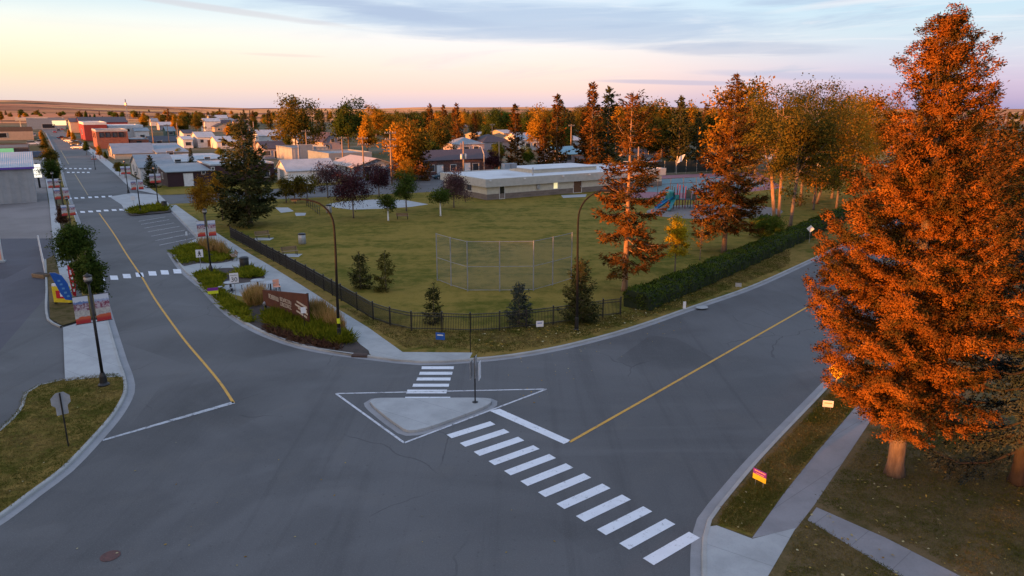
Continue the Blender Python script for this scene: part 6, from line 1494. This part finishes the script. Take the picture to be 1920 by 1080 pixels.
# ------------------------------------------------------------------ cars
CARP = {}
def car(px, py, head, paint, label, kind='sedan', z=.02):
    b = P(px, py, z); key = (kind, paint)
    if kind in CARP: 
        t = copy_tree(CARP[kind]); t.location = b; t.rotation_euler.z = head; t['label'] = label
        for ch in t.children:
            if ch.name.startswith(('body', 'cabin')): ch.material_slots[0].link = 'OBJECT'; ch.material_slots[0].material = M[paint]
        return t
    t = empty('parked_car', b, label, 'car', 'parked cars', head)
    L, Wd = {'sedan': (4.6, 1.8), 'suv': (4.7, 1.9), 'pickup': (5.6, 2.0)}[kind]
    low = {'sedan': [(-2.3, .35), (2.25, .35), (2.3, .62), (2.15, .78), (1.0, .92), (-1.6, .95), (-2.28, .88)], 'suv': [(-2.35, .4), (2.3, .4), (2.35, .75), (2.2, .95), (1.1, 1.05), (-2.3, 1.05)], 'pickup': [(-2.8, .45), (2.75, .45), (2.8, .8), (2.65, 1.05), (1.5, 1.12), (-2.75, 1.12)]}[kind]
    cab = {'sedan': [(-1.55, .93), (1.0, .90), (.35, 1.40), (-.95, 1.42)], 'suv': [(-2.2, 1.04), (1.1, 1.04), (.5, 1.70), (-2.0, 1.74)], 'pickup': [(-.9, 1.11), (1.5, 1.11), (.9, 1.78), (-.7, 1.80)]}[kind]
    mb = MB(); mb.panel((0, Wd / 2, 0), (1, 0, 0), UP, low, Wd); mb.build('body', M[paint], t, bevel=.06)
    cb = MB(); cb.panel((0, Wd / 2 - .12, 0), (1, 0, 0), UP, cab, Wd - .24); cb.build('windows', M['darkglass'], t, bevel=.05)
    rx = (cab[2][0] + cab[3][0]) / 2; MB().box((rx, 0, cab[3][1] + .015), (abs(cab[2][0] - cab[3][0]) * .96, Wd - .34, .05)).build('cabin_roof', M[paint], t, bevel=.02)
    if kind == 'pickup': MB().box((-1.85, 0, 1.13), (1.7, Wd - .3, .03)).build('bed', M['black_metal'], t)
    for x in (-L * .30, L * .30):
        for y in (-Wd / 2 + .09, Wd / 2 - .09):
            w_ = MB(); w_.tube([(x, y - .11, .34), (x, y + .11, .34)], .34, 16).build('wheel', M['rubber'], t)
            ob = [o for o in t.children if o.name.startswith('wheel')][-1]; s = 1 if y > 0 else -1
            MB().tube([(x, y + s * .10, .34), (x, y + s * .125, .34)], .20, 10).build('rim', M['galv'], ob)
    for y in (-Wd / 2 + .28, Wd / 2 - .28):
        MB().box((L / 2 - .06, y, low[2][1] + .02), (.10, .34, .14)).build('headlight', M['lamp_glass'], t); MB().box((-L / 2 + .0, y, .75), (.08, .30, .16)).build('taillight', M['red'], t)
    CARP[kind] = t; return t
for k, c in (('car_white', (.62, .62, .63)), ('car_black', (.012, .012, .015)), ('car_red', (.32, .02, .015)), ('car_teal', (.012, .055, .085)), ('car_silver', (.34, .35, .37)), ('car_blue', (.02, .09, .26))): M[k] = pm(k, c, tuple(x * .9 for x in c), 4, .25, spec=.6)
hS = math.atan2(SDIR.y, SDIR.x); hT = RS
car(829, 335, hT + math.pi, 'car_teal', 'dark teal car parked before the maroon brick house', 'sedan'); car(646, 321, hT, 'car_silver', 'light blue-grey car beside the gabled house', 'sedan'); car(517, 330, hT, 'car_blue', 'blue car parked beside the white shed', 'suv')
car(117, 260, hS + 1.0, 'car_red', 'red car angle-parked up the main street', 'sedan'); car(124, 262, hS + 1.0, 'car_black', 'black car right of the red one up the street', 'sedan'); car(131, 266, hS + 1.0, 'car_white', 'white car angle-parked beside the gold street tree', 'suv')
car(142, 272, hS + 1.0, 'car_black', 'large black car angle-parked on the main street', 'suv'); car(137, 268, hS + 1.0, 'car_silver', 'silver car between white and black parked cars', 'sedan'); car(146, 279, hS + 1.0, 'car_white', 'white car nearest the far bump-out', 'sedan')
car(56, 258, hS, 'car_white', 'white pickup parked by the pale left shop', 'pickup'); car(64, 256, hS, 'car_silver', 'silver pickup right of the white pickup', 'pickup'); car(62, 272, hT, 'car_white', 'white van-like car beside the brown shop roof', 'suv'); car(74, 270, hT, 'car_silver', 'pale pickup at the left sidewalk trees', 'pickup')
car(110, 246, hS, 'car_black', 'dark car far up the main street', 'suv'); car(117, 244, hS, 'car_red', 'distant red car at the street end', 'sedan'); car(103, 249, hS, 'car_red', 'small maroon car in the middle of the far street', 'sedan')
car(1176, 316, hT, 'car_white', 'white truck behind the court, left of the pole', 'pickup'); car(1201, 313, hT, 'car_white', 'white car right of the orange-lit pole', 'suv'); car(1216, 308, hT, 'car_white', 'white car parked farther right behind the court', 'sedan'); car(1226, 306, hT, 'car_silver', 'pinkish silver car behind the court', 'suv')
car(1324, 297, hT, 'car_white', 'white car behind the drooping spruce', 'suv'); car(1556, 312, hT, 'car_white', 'white car seen through the poplars', 'suv'); car(1660, 322, hT, 'car_white', 'white car beside the giant spruce boughs', 'sedan')
b = P(1268, 326, .1); t = empty('white_banner_pole', b, 'white cloth on a thin pole beside the court', 'flag'); MB().tube([(0, 0, 0), (0, 0, 4.2)], .05, 6).build('pole', M['galv'], t)
fl = MB(); fl.add([(0, 0, 2.4), (1.2, .1, 3.0), (1.9, .15, 4.6), (.6, 0, 4.1), (0, .03, 2.4), (1.2, .13, 3.0), (1.9, .18, 4.6), (.6, .03, 4.1)], [(0, 1, 2, 3), (7, 6, 5, 4)]); fl.build('cloth', M['white'], t)
# dark wind-screen fence behind the court
a, e = P(1160, 330, .1), P(1400, 318, .1); t = empty('court_fence', a, 'dark mesh fence at the back of the sports court', 'fence'); d = e - a; L = d.length; d.normalize()
for i in range(13): MB().tube([d * L * i / 12, d * L * i / 12 + UP * 3.0], .05, 6).build('post', M['galv'], t)
MB().bar(UP * 1.5, d * L + UP * 1.5, .03, 2.7).build('screen', W['green_wall'] if 0 else pm('screen', (.025, .035, .034), (.018, .024, .024), 1, .9), t)

# ------------------------------------------------------------------ background trees
def proto_spruce(i): return lambda: spruce_data(14, (3.0, 2.3, 3.7)[i], (.6, .5, .9)[i], 200 + i, dz=.75, nb=7, tw=.5, bpm=8.5, bl=.62, bw=.24, expo=(.85, .7, .75)[i], droop=.35, rise=.2, thin=.05, tr=.22, gap=.2)
def proto_decid(i): return lambda: decid_data(12, (4.2, 3.4, 5.2, 2.4)[i], (1.5, 1.3, 1.8, 1.0)[i], 300 + i, n=7500, ls=.46, k=(70, 55, 80, 45)[i], sig=(.085, .095, .075, .095)[i], limbs=7, tr=.24, shell=.25, top=(1, .7, 1, .5)[i])
TREES = [  # column, base row, top row, kind s/d, variant, tint, label
    (808, 268, 196, 's', 1, 'spruce', 'left of the three tall horizon spruces'), (833, 268, 198, 's', 1, 'spruce', 'middle of the three tall horizon spruces'), (857, 272, 195, 's', 0, 'spruce', 'right of the three tall horizon spruces'),
    (890, 280, 214, 's', 1, 'spruce', 'lone red-brown spruce left of the dark hip roof'), (966, 322, 199, 's', 1, 'spruce', 'slim orange-lit spruce behind the hall'), (1019, 314, 224, 's', 0, 'spruce', 'shorter orange spruce leaning on the taller one'), (1043, 318, 181, 's', 1, 'spruce', 'tall orange spruce with pale spire behind the hall'),
    (1052, 262, 190, 's', 1, 'spruce_dark', 'faint spire spruce behind the orange one'), (1108, 316, 158, 's', 0, 'spruce', 'dark tall spruce left of the ragged one'), (1138, 312, 166, 's', 0, 'spruce_dark', 'dark spruce touching the ragged spruce'), (1271, 306, 182, 's', 2, 'spruce_dark', 'broad dark spruce behind the court'),
    (1305, 300, 212, 's', 1, 'spruce_dark', 'narrow dark spruce right of the broad one'), (1330, 290, 205, 'd', 1, 'olive', 'olive tree behind the drooping spruce'), (507, 258, 207, 's', 1, 'spruce_dark', 'dark spruce left of the amber tree'), (606, 262, 208, 's', 1, 'spruce_dark', 'narrow spruce between amber and green trees'), (596, 262, 212, 's', 1, 'spruce_dark', 'spruce right of the amber tree'),
    (556, 290, 184, 'd', 2, 'olive', 'large amber and olive tree in mid town'), (655, 290, 188, 'd', 0, 'green', 'large dark green round tree in mid town'), (690, 296, 212, 'd', 3, 'gold', 'golden upright tree right of the dark green one'), (706, 262, 199, 'd', 0, 'gold', 'bright orange-gold crown on the horizon'), (742, 285, 214, 'd', 0, 'orange', 'rusty tree behind the tall utility pole'),
    (768, 340, 211, 'd', 1, 'orange', 'tall rust-coloured tree over the brick house'), (785, 338, 226, 's', 2, 'spruce', 'wide rust spruce merging with the tall rust tree'), (752, 336, 240, 's', 0, 'spruce', 'dark-centred conifer left of the rust tree'), (822, 306, 220, 'd', 0, 'olive', 'yellow-olive round tree above the brick house'), (795, 312, 240, 'd', 1, 'olive', 'olive tree left of the yellow-olive one'), (808, 318, 258, 'd', 1, 'green', 'low green tree behind the brick house'),
    (1185, 308, 200, 'd', 1, 'orange', 'orange tree right of the ragged spruce'), (1205, 300, 192, 'd', 0, 'olive', 'amber tree in the row behind the court'), (1240, 296, 188, 'd', 3, 'gold', 'gold tree left of the broad dark spruce'), (1290, 296, 190, 'd', 3, 'gold', 'gold tree right of the broad dark spruce'), (1225, 306, 230, 'd', 1, 'olive', 'low amber tree behind the white cars'),
    (1395, 320, 158, 'd', 2, 'orange', 'pinkish airy tree between drooping spruce and poplars'), (1415, 330, 200, 'd', 0, 'olive', 'olive tree behind the amber poplar'), (1620, 330, 180, 'd', 0, 'orange', 'amber tree left of the giant spruce'), (1470, 320, 205, 'd', 0, 'green', 'green tree deep behind the poplars'),
    (1510, 318, 220, 's', 0, 'spruce_dark', 'dark conifer deep behind the poplars'), (1570, 340, 240, 'd', 1, 'orange', 'rusty tree deep behind the poplars'), (345, 256, 212, 'd', 1, 'olive', 'olive tree on the town edge by the far poles'), (372, 252, 214, 'd', 0, 'olive', 'brownish tree on the town edge'), (330, 252, 214, 'd', 3, 'gold', 'gold tree on the town edge'),
    (287, 352, 292, 's', 2, 'spruce_dark', 'dark spruce at the corner lot by the white workshop'), (361, 318, 278, 's', 0, 'spruce_dark', 'small dark spruce on the roofs of the maroon buildings'), (450, 268, 226, 'd', 1, 'olive', 'olive tree behind the dark conifer top'), (433, 264, 230, 'd', 1, 'gold', 'gold tree left of the conifer top'),
    (540, 284, 252, 'd', 0, 'green', 'dark green tree beside the bungalow'), (760, 352, 300, 'd', 0, 'gold', 'yellow bush-like tree beneath the rust tree'), (935, 312, 262, 'd', 1, 'green', 'dark green tree beside the hip-roofed house'), (990, 316, 275, 'd', 0, 'hedge', 'dark round tree between the orange spruces'), (925, 328, 282, 'd', 0, 'maroon', 'maroon tree at the end of the brick house'),
    (868, 326, 290, 'd', 3, 'maroon', 'maroon tree in front of the brick house roof'), (912, 268, 236, 'd', 0, 'green', 'bright green round tree below the far spruces'), (690, 345, 322, 'd', 3, 'green', 'small upright green tree before the gabled house'), (412, 296, 276, 'd', 0, 'bedgreen', 'green shrub-tree before the pale garage'), (334, 296, 278, 'd', 0, 'bedgreen', 'yellow-green tree behind the workshop roof'),
    (225, 330, 300, 'd', 1, 'olive', 'olive street tree near the far banner lamp'), (235, 334, 304, 'd', 1, 'bedgreen', 'yellow-green street tree by the white workshop'), (188, 298, 272, 'd', 3, 'gold', 'golden street tree before the yellow-fronted store'), (199, 302, 283, 'd', 3, 'green', 'small green street tree right of the golden one'), (163, 290, 262, 'd', 3, 'green', 'dark street tree on the far bump-out'),
    (131, 262, 242, 'd', 3, 'gold', 'orange-gold street tree far up the right side'), (139, 268, 246, 'd', 3, 'gold', 'second orange-gold street tree far up the right side'), (103, 352, 293, 'd', 1, 'green', 'dark street tree left, beyond the lit pylon'), (95, 318, 272, 'd', 1, 'olive', 'brown-green street tree beside the dumpster'), (86, 288, 254, 'd', 3, 'olive', 'distant street tree opposite the red car'), (80, 268, 244, 'd', 3, 'orange', 'farthest rusty street tree on the left side'),
    (119, 432, 384, 'd', 3, 'redgrass', 'reddish-brown small tree under the left banners'), (1760, 330, 205, 'd', 0, 'orange', 'orange tree behind the giant spruce'), (1850, 420, 240, 'd', 2, 'spruce', 'dark amber tree right of the giant spruce'), (1905, 470, 330, 'd', 0, 'green', 'dark green tree low at the right picture edge'), (1880, 360, 215, 's', 0, 'spruce_dark', 'shaded spruce right of the red top'), (1800, 380, 260, 'd', 1, 'green', 'green tree deep behind the giant spruce'),
]
i_ = 0
for x, yb_, yt_, k, v, tint, lab in TREES:
    b = P(x, yb_); H = HT(b, yt_); i_ += 1
    full = lab if any(w in lab for w in ('tree', 'spruce', 'conifer')) else lab + ' tree'
    tree('spruce_tree' if k == 's' else 'leafy_tree', b, (proto_spruce(v) if k == 's' else proto_decid(v)), tint, full, group='trees of the town', rz=i_ * 1.7, scale=H / (14 if k == 's' else 12), key=k + str(v), bark='bark')
# left street trees, larger
dt(177, 592, 472, 42, .28, 'green', 'dense dark street tree directly behind the near left lamp post', 91, name='street_tree', n=11000, ls=.17, k=90, sig=.09, shell=.3, top=.7)
dt(147, 524, 416, 58, .26, 'green', 'dense dark street tree second from the near left lamp post', 92, name='street_tree', n=11000, ls=.18, k=90, sig=.09, shell=.3, top=.75)
# middle-distance trees that fill the yards between the houses
rg = random.Random(21); N_ = 0
WHAT = {'spruce': 'rust-tinged spruce', 'spruce_dark': 'dark spruce', 'olive': 'olive-brown leafy tree', 'orange': 'rusty leafy tree', 'gold': 'golden leafy tree', 'green': 'green leafy tree', 'hedge': 'dark leafy tree'}
while N_ < 230:
    x = (rg.uniform(450, 1500) if rg.random() < .6 else rg.uniform(620, 1110)) if rg.random() < .88 else rg.uniform(255, 450); yb_ = rg.uniform(229, 262) if x < 1010 else rg.uniform(232, 296)
    if x < 520 and yb_ > 246: continue
    b = P(x, yb_); H = rg.uniform(8, 15) if x < 1010 else rg.uniform(10, 17); s = rg.random() < .38; v = rg.randrange(3 if s else 4); N_ += 1
    tint = rg.choice(['spruce', 'spruce_dark', 'spruce']) if s else rg.choice(['olive', 'olive', 'orange', 'gold', 'green', 'hedge'])
    tree('yard_tree', b, (proto_spruce(v) if s else proto_decid(v)), tint, 'mid-sized ' + WHAT[tint] + ' in the yards behind the park', group='yard trees: ' + WHAT[tint], rz=rg.random() * 6, scale=H / (14 if s else 12), key=('s' if s else 'd') + str(v))
# small houses between them
rg = random.Random(8); walls = {'white_wall': 'white', 'pinkgrey': 'pinkish grey', 'tan_wall': 'tan', 'bluegrey': 'blue-grey'}; roofs = {'roofpale': 'pale', 'roofdark': 'near-black', 'roofgrey': 'grey', 'roofpurple': 'purple-brown', 'roofblue': 'blue-grey'}
combo = [(a, c) for a in walls for c in roofs]; rg.shuffle(combo)
for i in range(20):
    x = rg.choice([rg.uniform(262, 480), rg.uniform(620, 1050)]); yb_ = rg.uniform(226, 250); a, c = combo[i]
    sc = 1320 * 15 / (yb_ - 204); bb = P(x, yb_); top = pix((bb.x, bb.y, 3.2))[1]; rdg = pix((bb.x, bb.y, 5.4))[1]; wpx = rg.uniform(10, 16) * FPX / bb.y
    building('small_house', 'small ' + walls[a] + ' house with ' + roofs[c] + ' roof among the far yards', (x, yb_), x + wpx, top, 10, a, c, rg.choice(['gableT', 'hip', 'gableS']), rdg - .5, opens=[('n', .3, 1.6, 1.6, 1.2, 'win'), ('n', .7, 1.6, 1.6, 1.2, 'win')], cat='house', group='small far houses')
# far band of treetops along the town edge: small alike trees
rg = random.Random(3); N_ = 0
while N_ < 165:
    x = rg.uniform(-30, 1960); yb_ = 216 + 30 * rg.random() ** 1.6
    if x < 250 and rg.random() < .72: yb_ = rg.uniform(216, 226)
    if 40 < x < 135 and yb_ > 222: continue
    b = P(x, yb_); H = rg.uniform(7, 14); s = rg.random() < .38; v = rg.randrange(3 if s else 4); N_ += 1
    tint = rg.choice(['spruce', 'spruce_dark', 'spruce_dark']) if s else rg.choice(['olive', 'olive', 'orange', 'gold', 'green', 'hedge'])
    what = {'spruce': 'rust-tinged spruce', 'spruce_dark': 'dark spruce', 'olive': 'olive-brown leafy tree', 'orange': 'rusty leafy tree', 'gold': 'golden leafy tree', 'green': 'green leafy tree', 'hedge': 'dark leafy tree'}[tint]
    tree('distant_tree', b, (proto_spruce(v) if s else proto_decid(v)), tint, 'small distant ' + what + ' in the far band along the town edge', group='far band: ' + what, rz=rg.random() * 6, scale=H / (14 if s else 12), key=('s' if s else 'd') + str(v))

rg = random.Random(15)
for i in range(95):
    if i < 45: x = rg.uniform(-25, 262); yb_ = rg.uniform(219.5, 226)
    else: x = rg.uniform(262, 520); yb_ = rg.uniform(220, 238)
    if i < 45 and 40 < x < 128 and yb_ > 223: yb_ = 220
    b = P(x, yb_); H = rg.uniform(7, 12); s = rg.random() < .25; v = rg.randrange(3 if s else 4)
    tint = rg.choice(['spruce_dark', 'spruce']) if s else rg.choice(['green', 'hedge', 'hedge', 'olive', 'olive', 'gold'])
    tree('distant_tree', b, (proto_spruce(v) if s else proto_decid(v)), tint, 'small distant ' + WHAT[tint] + ' in the far band along the town edge', group='far band: ' + WHAT[tint], rz=rg.random() * 6, scale=H / (14 if s else 12), key=('s' if s else 'd') + str(v))
